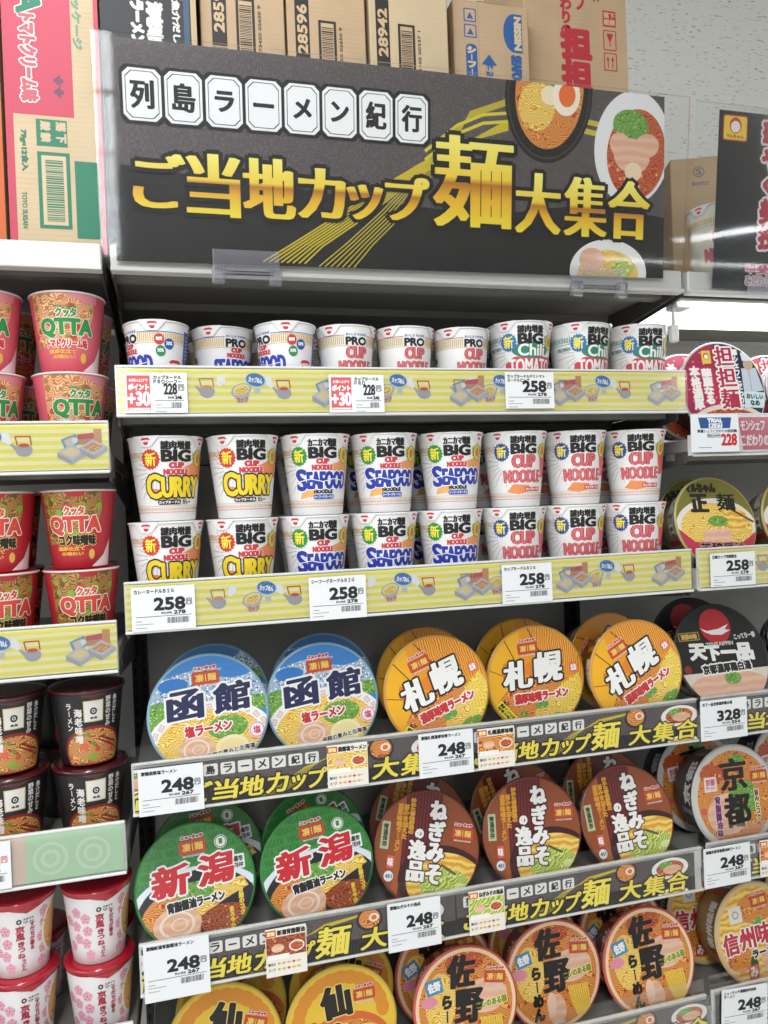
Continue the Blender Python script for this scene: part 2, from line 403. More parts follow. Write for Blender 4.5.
def shelf(bay, lv, z, kind):
    x0, x1 = BAYS[bay]; xc = (x0+x1)/2; h = (x1-x0)/2-.003
    names = ['top', 'first', 'second', 'third', 'fourth', 'fifth']
    t = thing('display_shelf', '%s steel shelf of the %s bay, %s' % ('white-edged' if kind == 0 else 'grey', bay,
              'topmost, carrying the cartons' if lv == 0 else names[lv]+' price rail down' if not (bay == 'left' and lv == 4) else 'lowest, carrying the pink cups'), 'shelf', (xc, 0, Z0+z))
    b = MB()
    dz = .015 if lv == 0 else -.006; dep = .42
    b.box(-h, .012, dz-.022, h, dep, dz, M_BOARD, .002)
    b.box(-h, .05, dz-.034, h, .075, dz-.022, M_BOARD); b.box(-h, .22, dz-.034, h, .24, dz-.022, M_BOARD)
    b.build('shelf_board', t)
    for s in (-1, 1):
        b = MB(); X = s*(h-.002)
        V = [(X-.0015, .02, dz-.023), (X-.0015, .425, dz-.023), (X-.0015, .425, dz-.085), (X-.0015, .02, dz-.04)]
        V += [(x+.003, y, zz) for x, y, zz in V]
        b.mesh(V, [(0, 1, 2, 3), (7, 6, 5, 4), (0, 4, 5, 1), (1, 5, 6, 2), (2, 6, 7, 3), (3, 7, 4, 0)], M_BRK)
        b.build('bracket', t)
    b = MB()
    if lv == 0:
        b.box(-h, -.002, -.022, h, .012, .013, M_WHITE, .002); b.box(-h, -.008, -.024, h, .012, -.018, M_WHITE, .001)
        b.build('front_edge', t)
    else:
        b.box(-h, .001, -.034, h, .013, .0, M_RAIL); b.box(-h, -.001, .0, h, .002, .033, M_RAIL)
        b.box(-h, -.007, -.0365, h, .002, -.0325, M_RAIL, .0008); b.box(-h, -.004, .031, h, .002, .0345, M_RAIL, .0008)
        pr = b.build('price_rail', t)
        if kind == 'd':
            b = MB(); b.box(-h, -.010, -.035, h, -.0092, .036, M_LIP); b.box(-h, .004, .0345, h, .0048, .056, M_LIP)
            b.box(-h, -.0102, .0345, h, .0048, .0352, M_LIP)
            b.build('clear_cover', pr)
        else:
            b = MB(); b.box(-h, -.0062, -.033, h, -.0057, .0315, clear_mat_y); b.build('clear_cover', pr)
    return t
clear_mat_y = clear_mat('clear_rail_film', 'ffffff', .01, .1)
SH = {}
for bay in LEVEL:
    for i, (z, k) in enumerate(LEVEL[bay]): SH[bay, i] = shelf(bay, i, z, k)

# ------------------------------------------------------------------ printed strips
def flat(x, y, L): return (x, -L*.00012, y)
def kettle(A, x, y, lidc, L=3, s=1.3):
    A.push(x, y, 0, s)
    A.ell(0, -3, 8, 6.5, Q('a9aab4'), L); A.poly([(-5, 0), (-12, 4), (-13, 3), (-7, -5)], Q('a9aab4'), L)
    A.ell(0, 2, 5, 2, Q(lidc), L+1); 
    A.line([(-6, 2), (-8, 11), (6, 11), (7, 2)], 1.3, Q('b98068' if lidc != 'd05048' else 'c84840'), L+1)
    A.ell(15 if lidc != 'd05048' else -17, 10, 4.5, 5, Q('f4f6fa'), L); A.ell(13 if lidc != 'd05048' else -14, 6, 3, 3, Q('f4f6fa'), L)
    A.pop()
def cuplid(A, x, y, L=3):
    A.push(x, y, 0, 1.2)
    A.ell(-6, 0, 12, 8, Q('aeaeb8'), L, rot=.35); A.poly([(-16, -5), (5, 2), (1, -13), (-9, -15)], Q('b8b8c0'), L)
    A.ell(-6, 1, 10, 6, Q('f0e4a0'), L+1, rot=.35); A.ell(-6, 0, 8, 4.2, F_YEL, L+2, rot=.35)
    A.text('カップ', (-11, -14, 1, -8), Q('e0603c'), L+1, .4)
    A.ell(11, 12, 12, 8.5, Q('c8dcf0'), L+1, rot=-.2); A.ell(11, 12.6, 11, 7.6, Q('3a78c0'), L+2, rot=-.2)
    A.text('カップめん', (3, 9, 19, 15.5), Q('ffffff'), L+3, .35, rot=-.15); A.rect(9, -4, 16, 2, Q('c4ccd4'), L)
    A.pop()
def boxes_motif(A, x, y, L=3):
    A.push(x, y-1, 0, 1.25)
    A.poly([(-22, 6), (-7, 12), (-4, 1), (-18, -6)], Q('6c9ccc'), L); A.poly([(-19, 5), (-9, 9), (-7, 1), (-16, -3)], Q('d8c8b0'), L+1)
    A.ell(-8, 5, 3, 3, Q('dce8f4'), L+2, n=12)
    A.poly([(-6, 11), (11, 13), (12, 2), (-4, 0)], Q('c8505c'), L+1); A.poly([(-5, 6), (11, 7), (12, 2), (-4, 0)], Q('c09070'), L+2)
    A.rect(11, -3, 19, 17, Q('cc9468'), L+3)
    for a, c in ((-12, 'e4d0a4'), (10, 'cf9864')):
        yy = -8 if a < 0 else -3
        A.poly([(a-14, yy), (a, yy+9), (a+14, yy+1), (a, yy-8)], Q('c4c6cc'), L+4)
        A.poly([(a-14, yy), (a, yy-8), (a, yy-13), (a-14, yy-5)], Q('a4a6b0'), L+4); A.poly([(a, yy-8), (a+14, yy+1), (a+14, yy-4), (a, yy-13)], Q('b2b4bc'), L+4)
        A.poly([(a-10, yy), (a, yy+6), (a+10, yy+1), (a, yy-5)], Q(c), L+5)
        for i in range(5): A.ell(a-5+i*2.4, yy+(i % 3-1)*1.5, .8, .6, Q('f0dcb0'), L+6, n=6)
    A.pop()
def yellow_strip(name, label, x0, x1, z, cents):
    A = Art(.001); W = (x1-x0)*500
    A.rect(-W, -31, W, 30, Q('f8f3bc'), 0)
    for i in range(6): A.rect(-W, -28.5+i*10.4, W, -23.3+i*10.4, Q('f1e768'), 1)
    mid = (x0+x1)/2*1000
    for c in cents:
        c = c*1000-mid
        for dx, fn in ((-54, lambda q: kettle(A, q, 2, 'd89868')), (0, lambda q: cuplid(A, q, 0)), (53, lambda q: kettle(A, q, 0, 'd05048')), (126, lambda q: boxes_motif(A, q, 3))):
            if -W+22 < c+dx < W-22: fn(c+dx)
    b = MB(); b.box(-W/1000, .0002, -.031, W/1000, .0008, .030, Q('e8e4d8')); b.art(A, flat)
    o = b.build(name, None, ((x0+x1)/2, -.003, Z0+z)); return tag(o, label, 'printed strip')
yellow_strip('printed_strip', 'yellow striped strip with kettles on the middle bay rail under the single row of cups', -.443, .445, 0, [-.27, -.06, .105, .28])
yellow_strip('printed_strip', 'yellow striped strip with kettles on the middle bay rail below the two tiers of cups', -.443, .445, -.2948, [-.266, -.064, .105, .276])
yellow_strip('printed_strip', 'yellow striped strip in the left bay below the pink tomato cups', -1.345, -.457, -.075, [-1.15, -.97, -.79, -.615])
yellow_strip('printed_strip', 'yellow striped strip in the left bay below the red miso cups', -1.345, -.457, -.345, [-1.15, -.97, -.79, -.615])
yellow_strip('printed_strip', 'yellow striped strip in the right bay below the gold-lidded ramen bowls', .46, 1.35, -.295, [.64, .82, 1.0, 1.18])

def slate_strip_art():
    """one repeat of the dark strip, 445 x 60 mm, origin at its left bottom"""
    A = Art(.001)
    A.rect(0, 0, 445, 60, F_SLT, 0); A.poly([(0, 0), (445, 0), (445, 22), (300, 20), (200, 26), (0, 24)], Q('1f1b1c'), 1)
    for k in range(7):
        y = k*1.7
        A.line([(118+k*5, 0), (150+k*4, 14), (185+k*2, 34), (235, 46+y*.5), (300, 55+y*.2)], .8, Q('c9b534'), 2)
    for i, ch in enumerate('列島ラーメン紀行'):
        x = 22+i*25; y = 46
        A.rrect(x-10.5, y-7.5, x+10.5, y+9, 2.5, Q('e4e4e0'), 3)
        if ch == 'ー': A.rect(x-6, y-.4, x+6, y+1.8, Q('1c1c1c'), 4)
        else: A.text(ch, (x-6, y-5, x+6, y+6.5), Q('1c1c1c'), 4, (.7, .5))
    xs = [(12, 48), (50, 86), (88, 124), (128, 160), (164, 186), (190, 218)]
    for ch, (a, c) in zip('ご当地カップ', xs):
        hh = 27 if ch != 'ッ' else 20
        A.text(ch, (a+1, 4, c-1, 4+hh), Q('f0dc50'), 5, (1.5, .8), outl=[(Q('141212'), 2)], shear=.18)
    A.text('麺', (222, 4, 272, 46), Q('f3e058'), 8, (2, 1), outl=[(Q('141212'), 2)], shear=.15)
    A.ell(305, 47, 21, 17, Q('2c2624'), 3); A.ell(305, 48, 17, 14, F_ORA, 4); A.ell(312, 49, 8, 6, Q('f2e6d8'), 5); A.ell(312, 49, 4.5, 3.6, Q('e0742c'), 6)
    A.ell(390, 42, 36, 17, Q('ecebe6'), 3); A.ell(390, 42, 27, 12.5, F_RED, 4); A.ell(382, 48, 14, 6, F_GRN, 5); A.ell(394, 40, 18, 7, F_CHA, 5)
    A.ell(395, 0, 30, 9, Q('ecebe6'), 3); A.ell(395, 0, 22, 6, F_YEL, 4)
    for ch, (a, c) in zip('大集合', [(292, 332), (338, 378), (384, 424)]):
        A.text(ch, (a, 4, c, 34), Q('f0dc50'), 8, (1.6, .8), outl=[(Q('141212'), 2)], shear=.15)
    A.f = [([(.95*min(max(x, 0), 445), min(max(y, 0), 60)) for x, y in p], m, L) for p, m, L in A.f]
    return A
SLATE = slate_strip_art()
def slate_strip(label, x0, x1, z, start):
    b = MB(); W = x1-x0; b.box(0, .0002, 0, W, .0008, .060, Q('2a2626'))
    k = start-x0
    while k < W:
        for poly, m, L in SLATE.f:
            if poly[0][0]*.001+k < -.1 or poly[0][0]*.001+k > W+.1:
                if max(p[0] for p in poly)*.001+k < 0 or min(p[0] for p in poly)*.001+k > W: continue
            q = [(x*.001+k, y*.001) for x, y in poly]
            q = clip_convex(q, [(0, 0), (W, 0), (W, .06), (0, .06)])
            if len(q) > 2: b.face([(x, -L*.00012, y) for x, y in q], m)
        k += .425
    o = b.build('printed_strip', None, (x0, -.006, Z0+z-.0315)); return tag(o, label, 'printed strip')
slate_strip('dark strip with gold lettering on the rail under the blue and orange bowls', -.442, .444, -.5427, -.81)
slate_strip('dark strip with gold lettering on the rail under the green and dark red bowls', -.442, .43, -.7902, -.837)
slate_strip('dark strip with gold lettering on the lowest middle bay rail', -.442, .444, -1.037, -.81)
slate_strip('dark strip with gold lettering on the right bay rail under the black-lidded bowl', .462, 1.34, -.5427, .495)
slate_strip('dark strip with gold lettering on the right bay rail under the grey-rimmed bowls', .462, 1.34, -.787, .495)
slate_strip('dark strip with gold lettering on the lowest right bay rail', .462, 1.34, -1.034, .495)
# pale pink and green strip in the left bay
A = Art(.001); A.rect(-444, -31, 444, 31, Q('c6e2c4'), 0); A.rect(-444, -31, 322, 31, Q('e4ccbc'), 1)
A.rect(322, -31, 444, 31, Q('b9dcb8'), 1)
for cx in (-380, -290, -200, -110, -20, 70, 160, 250, 352, 405):
    A.ring(cx, -2, 18, 22, Q('cfe6cc' if cx > 322 else 'ecd8cc'), 2); A.ring(cx, -2, 8, 12, Q('cfe6cc' if cx > 322 else 'ecd8cc'), 2)
b = MB(); b.box(-.444, .0002, -.031, .444, .0008, .031, Q('c6e2c4')); b.art(A, flat)
tag(b.build('printed_strip', None, (-.903, -.003, Z0-.618)), 'pale pink and green strip with rings on the left bay rail', 'printed strip')
# pink strip in the right bay
A = Art(.001); A.rect(-350, -31, 350, 31, Q('f4f0f0'), 0); A.poly([(-350, 28), (350, 28), (350, -27), (-342, -27)], Q('d8506c'), 1)
A.text('モンシェフ', (-345, 6, -298, 22), Q('ffffff'), 2, .9); A.text('こだわりの', (-345, -20, -290, -2), Q('ffffff'), 2, .9)
A.text('担担麺', (-286, -24, -180, 24), Q('c8284c'), 2, 2, outl=[(Q('ffffff'), 2.2)])
b = MB(); b.box(-.35, .0002, -.031, .35, .0008, .031, Q('f4f0f0')); b.art(A, flat)
tag(b.build('printed_strip', None, (.895, -.004, Z0-.072)), 'pink strip with white and red lettering on the right bay rail', 'printed strip')

# ------------------------------------------------------------------ price tags and small cards
def barcode(A, x0, y0, x1, y1, L, m=None):
    rr = random.Random(3); x = x0
    while x < x1:
        w_ = rr.choice((.5, .8, 1.1)); A.rect(x, y0, min(x+w_, x1), y1, m or Q('222222'), L); x += w_+rr.choice((.5, .8, .9))
def price_tag(x, z, lines, price, sub, label, w=84, h=62, point=False, red=False, y=-.0125, tilt=0):
    A = Art(.001); A.rect(-w/2, -h/2, w/2, h/2, Q('e9eaec'), 0)
    x0 = -w/2; K = Q('202024')
    if point:
        A.rect(x0+3, -h/2+4, x0+33, h/2-4, Q('dc5a62'), 1)
        A.text('お買い上げで', (x0+6, 15, x0+30, 19), Q('ffffff'), 2, .2); A.text('ポイント', (x0+5, 4, x0+31, 12), Q('ffffff'), 2, .7)
        A.text('+30', (x0+4, -17, x0+32, 1), Q('ffffff'), 2, 1.2); A.rect(x0+4, -h/2+4.5, x0+32, -h/2+7, Q('f0e8e8'), 2)
        x0 += 34
    for i, l in enumerate(lines): A.text(l, (x0+4, h/2-9-i*6, x0+4+min(5.2*len(l), w/2-x0-7), h/2-3.8-i*6), K, 1, .3)
    W = w/2-x0
    if price: 
        pc = Q('c83038') if red else K
        A.text(price, (x0+W*.36, -2, w/2-14, 12.5 if point else 14), pc, 2, .8 if point else 1.35)
        A.rrect(w/2-12, 3, w/2-4, 12, 1.5, pc, 1); A.rrect(w/2-11.2, 3.8, w/2-4.8, 11.2, 1, Q('e9eaec'), 2); A.text('円', (w/2-10.4, 4.6, w/2-5.6, 10.4), pc, 3, .2)
        A.text('税込価格', (x0+W*.46, -8, x0+W*.63, -5), K, 1, .1); A.text(sub, (x0+W*.66, -8.6, x0+W*.84, -4), K, 1, .5)
    A.rect(x0+5, -11, w/2-5, -10.3, K, 1)
    barcode(A, x0+W*.55, -21, w/2-8, -13, 1); A.rect(x0+5, -17, x0+14, -16.2, Q('777777'), 1); A.rect(x0+5, -21, x0+28, -20.2, Q('888888'), 1); A.rect(x0+5, -26, x0+20, -25.2, Q('888888'), 1)
    b = MB(); b.box(-w/2000, .0002, -h/2000, w/2000, .0009, h/2000, Q('e9eaec')); b.art(A, flat)
    o = b.build('price_tag', None, (x, y, Z0+z), (0, tilt, 0)); return tag(o, label, 'price tag')
ty = -.0085
price_tag(-.392, -.004, ['カップヌードル', 'ＰＲＯシーフー'], '228', '246', 'price tag 228 with pink plus 30 block at the left end', 82, 55, True, y=ty)
price_tag(-.1115, -.005, ['カップヌードル', 'ＰＲＯ'], '228', '246', 'price tag 228 with pink plus 30 block below the white red-lettered cups', 82, 55, True, y=ty)
price_tag(.1635, 0, ['カップヌードルチリトマト', 'ヌードルビッグ'], '258', '278', 'white price tag 258 below the chili tomato cups', 82, 56, y=ty)
price_tag(-.394, -.298, ['カレーヌードルＢＩＧ'], '258', '278', 'white price tag 258 below the curry cups', 84, 60, y=ty)
price_tag(-.151, -.3, ['シーフードヌードルＢＩＧ'], '258', '278', 'white price tag 258 below the seafood cups', 84, 62, y=ty)
price_tag(.1475, -.298, ['カップヌードルＢＩＧ'], '258', '278', 'white price tag 258 below the red-lettered tall cups', 84, 60, y=ty)
price_tag(-.3935, -.546, ['凄麺函館塩ラーメン'], '248', '267', 'white price tag 248 under the left blue-lidded bowl', 86, 64)
price_tag(.004, -.544, ['凄麺札幌濃厚味噌ラーメン'], '248', '267', 'white price tag 248 under the leftmost orange-lidded bowl', 86, 66)
price_tag(-.3955, -.792, ['凄麺新潟背脂醤油ラーメン'], '248', '267', 'white price tag 248 under the left green-lidded bowl', 87, 80)
price_tag(-.0555, -.791, ['凄麺ねぎみその逸品'], '248', '267', 'white price tag 248 under the leftmost dark red bowl', 82, 72)
price_tag(.522, -.298, ['正麺カップ芳醇醤油'], '258', '278', 'white price tag 258 under the gold-lidded bowl of the right bay', 88, 56, y=ty)
price_tag(.4915, -.545, ['天下一品京都濃厚鶏白湯'], '328', '354', 'white price tag 328 under the black-lidded bowl', 90, 66)
price_tag(.4885, -.789, ['凄麺京都背脂醤油味ラーメン'], '248', '267', 'white price tag 248 under the grey-rimmed bowl', 90, 66)
price_tag(.513, -1.032, ['ニュータッチ凄麺信州味噌', 'ラーメン'], '248', '267', 'white price tag 248 under the beige bowls of the right bay', 90, 70, tilt=.05)
price_tag(-.640, -.618, ['ラーメン'], '128', '138', 'white price tag with red figures below the black cups', 84, 62, red=True, y=ty)
# tag with blue header
A = Art(.001); A.rect(-46, -31, 46, 31, Q('eceef2'), 0); A.poly([(-32, 26), (32, 26), (29, 8), (-28, 8)], Q('2c5494'), 1); A.text('TRIAL', (-14, 18, 14, 24), Q('ffffff'), 2, .7)
A.rect(-12, 9, 14, 16, Q('ffffff'), 2); A.text('まいどう', (-10, 10.5, 12, 15), Q('2c5494'), 3, .3)
A.text('華麗シェフこだわりの担担麺', (-34, 1, 42, 6), Q('333333'), 1, .2); A.rrect(-16, -7, 10, -1, 1, Q('555555'), 1); A.rrect(-15.2, -6.2, 9.2, -1.8, .8, Q('eceef2'), 2); A.text('税込246円', (-14, -5.6, 8, -2.4), Q('333333'), 3, .15)
A.text('228', (12, -20, 41, -2), Q('d0242c'), 1, 1.3); A.rect(-32, -24, -8, -23, Q('777777'), 1)
b = MB(); b.box(-.046, .0002, -.031, .046, .0009, .031, Q('eceef2')); b.art(A, flat)
tag(b.build('price_tag', None, (.493, -.012, Z0-.071)), 'white price tag with blue header and red 228 in the right bay', 'price tag')

def promo_card(x, z, title, pic, label, w=60, h=62):
    A = Art(.001); A.rect(-w/2, -h/2, w/2, h/2, Q('ece6dc'), 0); A.rect(-w/2, h/2-11, -w/2+15, h/2-2, Q('c83030'), 1); A.text('凄麺', (-w/2+2, h/2-9.5, -w/2+13, h/2-3.5), Q('ffe8a0'), 2, .3)
    A.text(title, (-w/2+17, h/2-10, w/2-2, h/2-3), Q('221c1c'), 1, .5)
    A.rect(-w/2+1, -6, w/2-1, h/2-12, pic, 1); A.ell(w/2-14, 6, 11, 8, Q('e8e4dc'), 2); A.ell(w/2-14, 6, 9, 6, F_RED, 3); A.ell(-12, 6, 9, 6, F_CHA, 2)
    A.rect(-w/2+2, -10, 4, -3, Q('f6f2e8'), 2)
    for j, yy in enumerate((-16, -24)):
        A.text(('麺の太さ', 'スープ')[j], (-w/2+3, yy-2, -w/2+13, yy+2), Q('554444'), 1, .2)
        A.rect(-w/2+16, yy-.4, w/2-8, yy+.4, Q('d8a848'), 1)
        for i in range(5): A.ell(-w/2+18+i*7, yy, 1.8, 1.8, Q('c83838') if i == 3-j else Q('e0b048'), 2, n=12)
    b = MB(); b.box(-w/2000, .0002, -h/2000, w/2000, .0009, h/2000, Q('ece6dc')); b.art(A, flat)
    return tag(b.build('promo_card', None, (x, -.0125, Z0+z)), label, 'card')
promo_card(-.147, -.543, '函館塩ラーメン', F_YEL, 'small picture card on the rail under the right blue-lidded bowl')
promo_card(.0845, -.545, '札幌濃厚味噌', F_ORA, 'small picture card beside the price tag under the orange-lidded bowls')
promo_card(-.246, -.795, '新潟背脂醤油', F_SOP, 'small picture card on the rail under the green-lidded bowls', 58, 68)
promo_card(.0595, -.791, 'ねぎみその逸品', F_NEG, 'small picture card on the rail under the dark red bowls', 58, 66)
promo_card(.583, -.789, '京都背脂醤油', F_ORA, 'small picture card on the rail beside the tag of the grey-rimmed bowls')

BF[0] = 1.0
# ------------------------------------------------------------------ header sign over the middle bay
SGN = thing('header_sign', 'wide clear acrylic sign with dark print and gold lettering over the middle bay', 'sign', (0, -.012, Z0+.165), (math.atan2(.035, .30), 0, 0))
b = MB(); b.box(-.455, -.0015, -.003, .440, .0015, .296, M_CLEAR); b.build('acrylic_panel', SGN)
A = Art(1); A.clip = [(-.436, .008), (.405, .016), (.396, .2935), (-.440, .2915)]
A.rect(-.45, 0, .42, .3, F_SLT, 0); A.poly([(-.45, 0), (.42, 0), (.42, .108), (.28, .125), (.1, .098), (-.06, .105), (-.2, .118), (-.3, .122), (-.45, .135)], Q('1e1b1c'), 1)
for k in range(8):
    d = k*.0065
    A.line([(-.24+d*1.3, .015), (-.2+d, .04), (-.13+d*.9, .085), (-.07+d*.7, .125), (-.01+d*.5, .162), (.05+d*.2, .195), (.13, .222+d*.3)], .0022, Q('cdb92e'), 2)
    if k < 7: A.line([(-.16+d*1.3, .012), (-.12+d, .045), (-.07+d*.9, .09), (-.02+d*.6, .14), (.03+d*.4, .20), (.07, .235+d*.2), (.13, .258+d*.2)], .0018, Q('bfae34'), 2)
for d in (0, .012): A.line([(.0, .17+d), (.05, .21+d), (.09, .228+d), (.16, .238+d)], .0045, Q('d8ca3a'), 3)
for yy in (.232, .246): A.line([(.25, yy), (.3, yy-.006)], .008, Q('c9b93a'), 2)
# bowls in the print
A.push(.197, .277, -.12); A.ell(0, 0, .072, .098, Q('1a1614'), 4, 48); A.ring(0, 0, .066, .0675, Q('4c443e'), 5, 48, 1.37); A.ell(0, .005, .056, .083, F_ORA, 5, 48)
A.ell(-.018, -.02, .03, .035, F_YEL, 6); A.ell(.0, .03, .02, .016, F_GRN, 6); A.ell(.0, -.0, .014, .014, Q('f3e2c0'), 7); A.ell(.028, .005, .023, .029, Q('f4ead8'), 7); A.ell(.029, .006, .014, .017, Q('e8702c'), 8); A.pop()
A.push(.342, .212, -.12); A.ell(0, 0, .067, .086, Q('e9e9ea'), 4, 48); A.ell(.008, -.008, .052, .068, F_RED, 5, 48); A.ell(-.008, .032, .032, .024, F_GRN, 6)
A.ell(.0, -.012, .032, .026, F_CHA, 7); A.ell(.024, .008, .022, .018, F_CHA, 8, rot=.4); A.ell(-.022, -.0, .018, .02, F_CHA, 8, rot=.9); A.ell(.006, -.035, .015, .014, Q('f0d8bc'), 9); A.pop()
A.ell(.305, .022, .068, .05, Q('ecece8'), 4, 48); A.ell(.305, .016, .054, .04, F_YEL, 5, 48); A.ell(.275, .04, .022, .018, F_CHA, 6); A.ell(.33, .03, .02, .014, F_NEG, 6)
for i, ch in enumerate('列島ラーメン紀行'):
    x = -.394+i*.0533; y = .2225+i*.0002
    def plate(r, m, L, n_):
        w_, h_ = .0245+r, .033+r; c = .0075
        A.conv([(x-w_+c, y-h_), (x+w_-c, y-h_), (x+w_, y-h_+c), (x+w_, y+h_-c), (x+w_-c, y+h_), (x-w_+c, y+h_), (x-w_, y+h_-c), (x-w_, y-h_+c)], m, L)
    plate(.004, Q('161414'), 9, 0); plate(0, Q('f3f3f5'), 10, 0); plate(-.0032, Q('4a4848'), 11, 0); plate(-.0042, Q('f3f3f5'), 12, 0)
    if ch == 'ー': A.text('ー', (x-.013, y-.004, x+.013, y+.004), Q('1a1818'), 13, (.0014, .0012))
    elif ch in 'ラメン': A.text(ch, (x-.011, y-.012, x+.012, y+.013), Q('1a1818'), 13, (.0016, .0012))
    else: A.text(ch, (x-.014, y-.017, x+.014, y+.018), Q('1a1818'), 13, (.0015, .0009))
KB = Q('121011')
for ch, (x0, y0, x1, y1), bx in (('ご', (-.408, .079, -.345, .150), .0036), ('当', (-.338, .072, -.272, .154), .004), ('地', (-.262, .074, -.196, .154), .004),
                                ('カ', (-.186, .078, -.124, .146), .004), ('ッ', (-.116, .08, -.068, .128), .0035), ('プ', (-.058, .082, .002, .143), .004)):
    A.text(ch, (x0, y0, x1, y1), GOLD, 14, (bx, .0002), outl=[(KB, .0058)])
A.text('麺', (.015, .078, .135, .207), GOLDB, 16, (.0042, .0004), outl=[(KB, .0065)])
for ch, (x0, y0, x1, y1) in (('大', (.146, .075, .216, .163)), ('集', (.228, .074, .296, .162)), ('合', (.304, .074, .372, .162))):
    A.text(ch, (x0, y0, x1, y1), GOLD, 14, (.0038, .0003), outl=[(KB, .0058)])
b = MB(); b.conv = None
b.mesh([(-.436, .0032, .008), (.405, .0032, .016), (.396, .0032, .2935), (-.440, .0032, .2915)], [(0, 1, 2, 3)], Q('2a2626'))
b.art(A, lambda x, y, L: (x, .003-L*.00008, y)); b.build('printed_sheet', SGN)
for cx in (-.264, .282):
    b = MB(); b.box(cx-.046, -.006, -.012, cx+.046, -.0035, .028, M_TAB, .0008); b.box(cx-.046, -.012, -.012, cx+.046, -.006, -.007, M_TAB, .0008)
    for s in (-1, 1): b.box(cx+s*.039-.009, -.016, -.02, cx+s*.039+.009, -.004, .004, M_TAB, .002)
    b.tube([(cx-.036, -.010, -.004), (cx+.036, -.010, -.004)], .003, M_TAB); b.build('clip', SGN)

# right bay sign
SR = thing('header_sign', 'black sign with red outlined vertical lettering over the right bay', 'sign', (.911, -.012, Z0+.165), (math.atan2(.035, .30), 0, 0))
b = MB(); b.box(-.458, -.0015, -.003, .45, .0015, .292, M_CLEAR); b.build('acrylic_panel', SR)
A = Art(1); A.rect(-.413, .052, .44, .284, Q('1b1d22'), 0); A.rect(-.397, .004, .44, .0515, Q('1b1d22'), 0)
A.rrect(-.405, .238, -.358, .278, .004, Q('c83c38'), 1); A.rrect(-.403, .24, -.36, .276, .003, Q('f0d040'), 2); A.ell(-.3815, .262, .0115, .0125, Q('c8322c'), 3); A.ell(-.3815, .260, .009, .009, Q('f3ece4'), 4); A.text('マルちゃん', (-.398, .2425, -.365, .2475), Q('a8281c'), 3, .0003)
A.vtext('華やぐ美技', -.308, .07, .275, .036, Q('b8243c'), 2, bold=.0025, outl=[(Q('ece8ea'), .0035)])
A.text('甲斐', (-.348, .031, -.305, .045), Q('c05878'), 2, .0009, outl=[(Q('ece8ea'), .0014)]); A.text('こだわり', (-.348, .012, -.300, .026), Q('c05878'), 2, .0009, outl=[(Q('ece8ea'), .0014)])
b = MB(); b.mesh([(-.413, .0032, .004), (.44, .0032, .004), (.44, .0032, .284), (-.413, .0032, .284)], [(0, 1, 2, 3)], Q('1b1d22'))
b.art(A, lambda x, y, L: (x, .003-L*.00008, y)); b.build('printed_sheet', SR)
b = MB(); b.box(-.35, -.006, -.012, -.25, -.0035, .024, M_TAB, .0008); b.build('clip', SR)

# ------------------------------------------------------------------ shelf lamp of the right bay
t = thing('shelf_lamp', 'bright white strip lamp under the top shelf of the right bay', 'lamp', (.9, .06, Z0+.1640))
b = MB(); b.box(-.435, -.03, -.006, .435, .16, .0, M_WHITE, .002); b.build('housing', t)
b = MB(); b.box(-.43, -.026, -.010, .43, .15, -.0062, emit('lit_lamp_diffuser', 'ffffff', 6)); b.build('diffuser', t)
b = MB(); b.tube([(-.42, .0, -.004), (-.435, -.012, -.006), (-.442, -.02, -.02), (-.442, -.02, -.045)], .003, M_RAIL)
b.box(-.449, -.026, -.075, -.435, -.014, -.045, M_RAIL, .002); b.box(-.436, -.02, -.016, -.405, .01, -.001, M_RAIL, .002); b.build('plug_cable', t)

# ------------------------------------------------------------------ cartons on the top shelf
KR = carton_mat('kraft_board', 'c3a684'); KR2 = carton_mat('kraft_board_light', 'ceb795')
def carton(x0, x1, y0, dep, H, label, artfn, m=KR, side=None, rz=0):
    w_, h_ = (x1-x0), H
    t = thing('carton', label, 'cardboard box', ((x0+x1)/2, y0, Z0+.2005), (0, 0, rz))
    A = Art(.001); artfn(A, w_*500, h_*1000)
    b = MB(); b.box(-w_/2, 0, 0, w_/2, dep, h_, m, .0015); b.art(A, lambda x, y, L: (x, -.0001-L*.0001, y)); b.build('box_body', t)
    b = MB(); tp = mat('c9b48c', .25, .3); b.box(-.025, .0, h_, .025, dep, h_+.0003, tp); b.box(-.025, dep, h_-.05, .025, dep+.0003, h_, tp); b.build('tape', t)
    return t
def rot_text(A, s, x, y, length, height, m, L, bold, outl=None, up=True, shear=0):
    A.push(x, y, PI/2 if up else -PI/2); A.text(s, (-length/2, -height/2, length/2, height/2), m, L, bold, outl, shear=shear); A.pop()
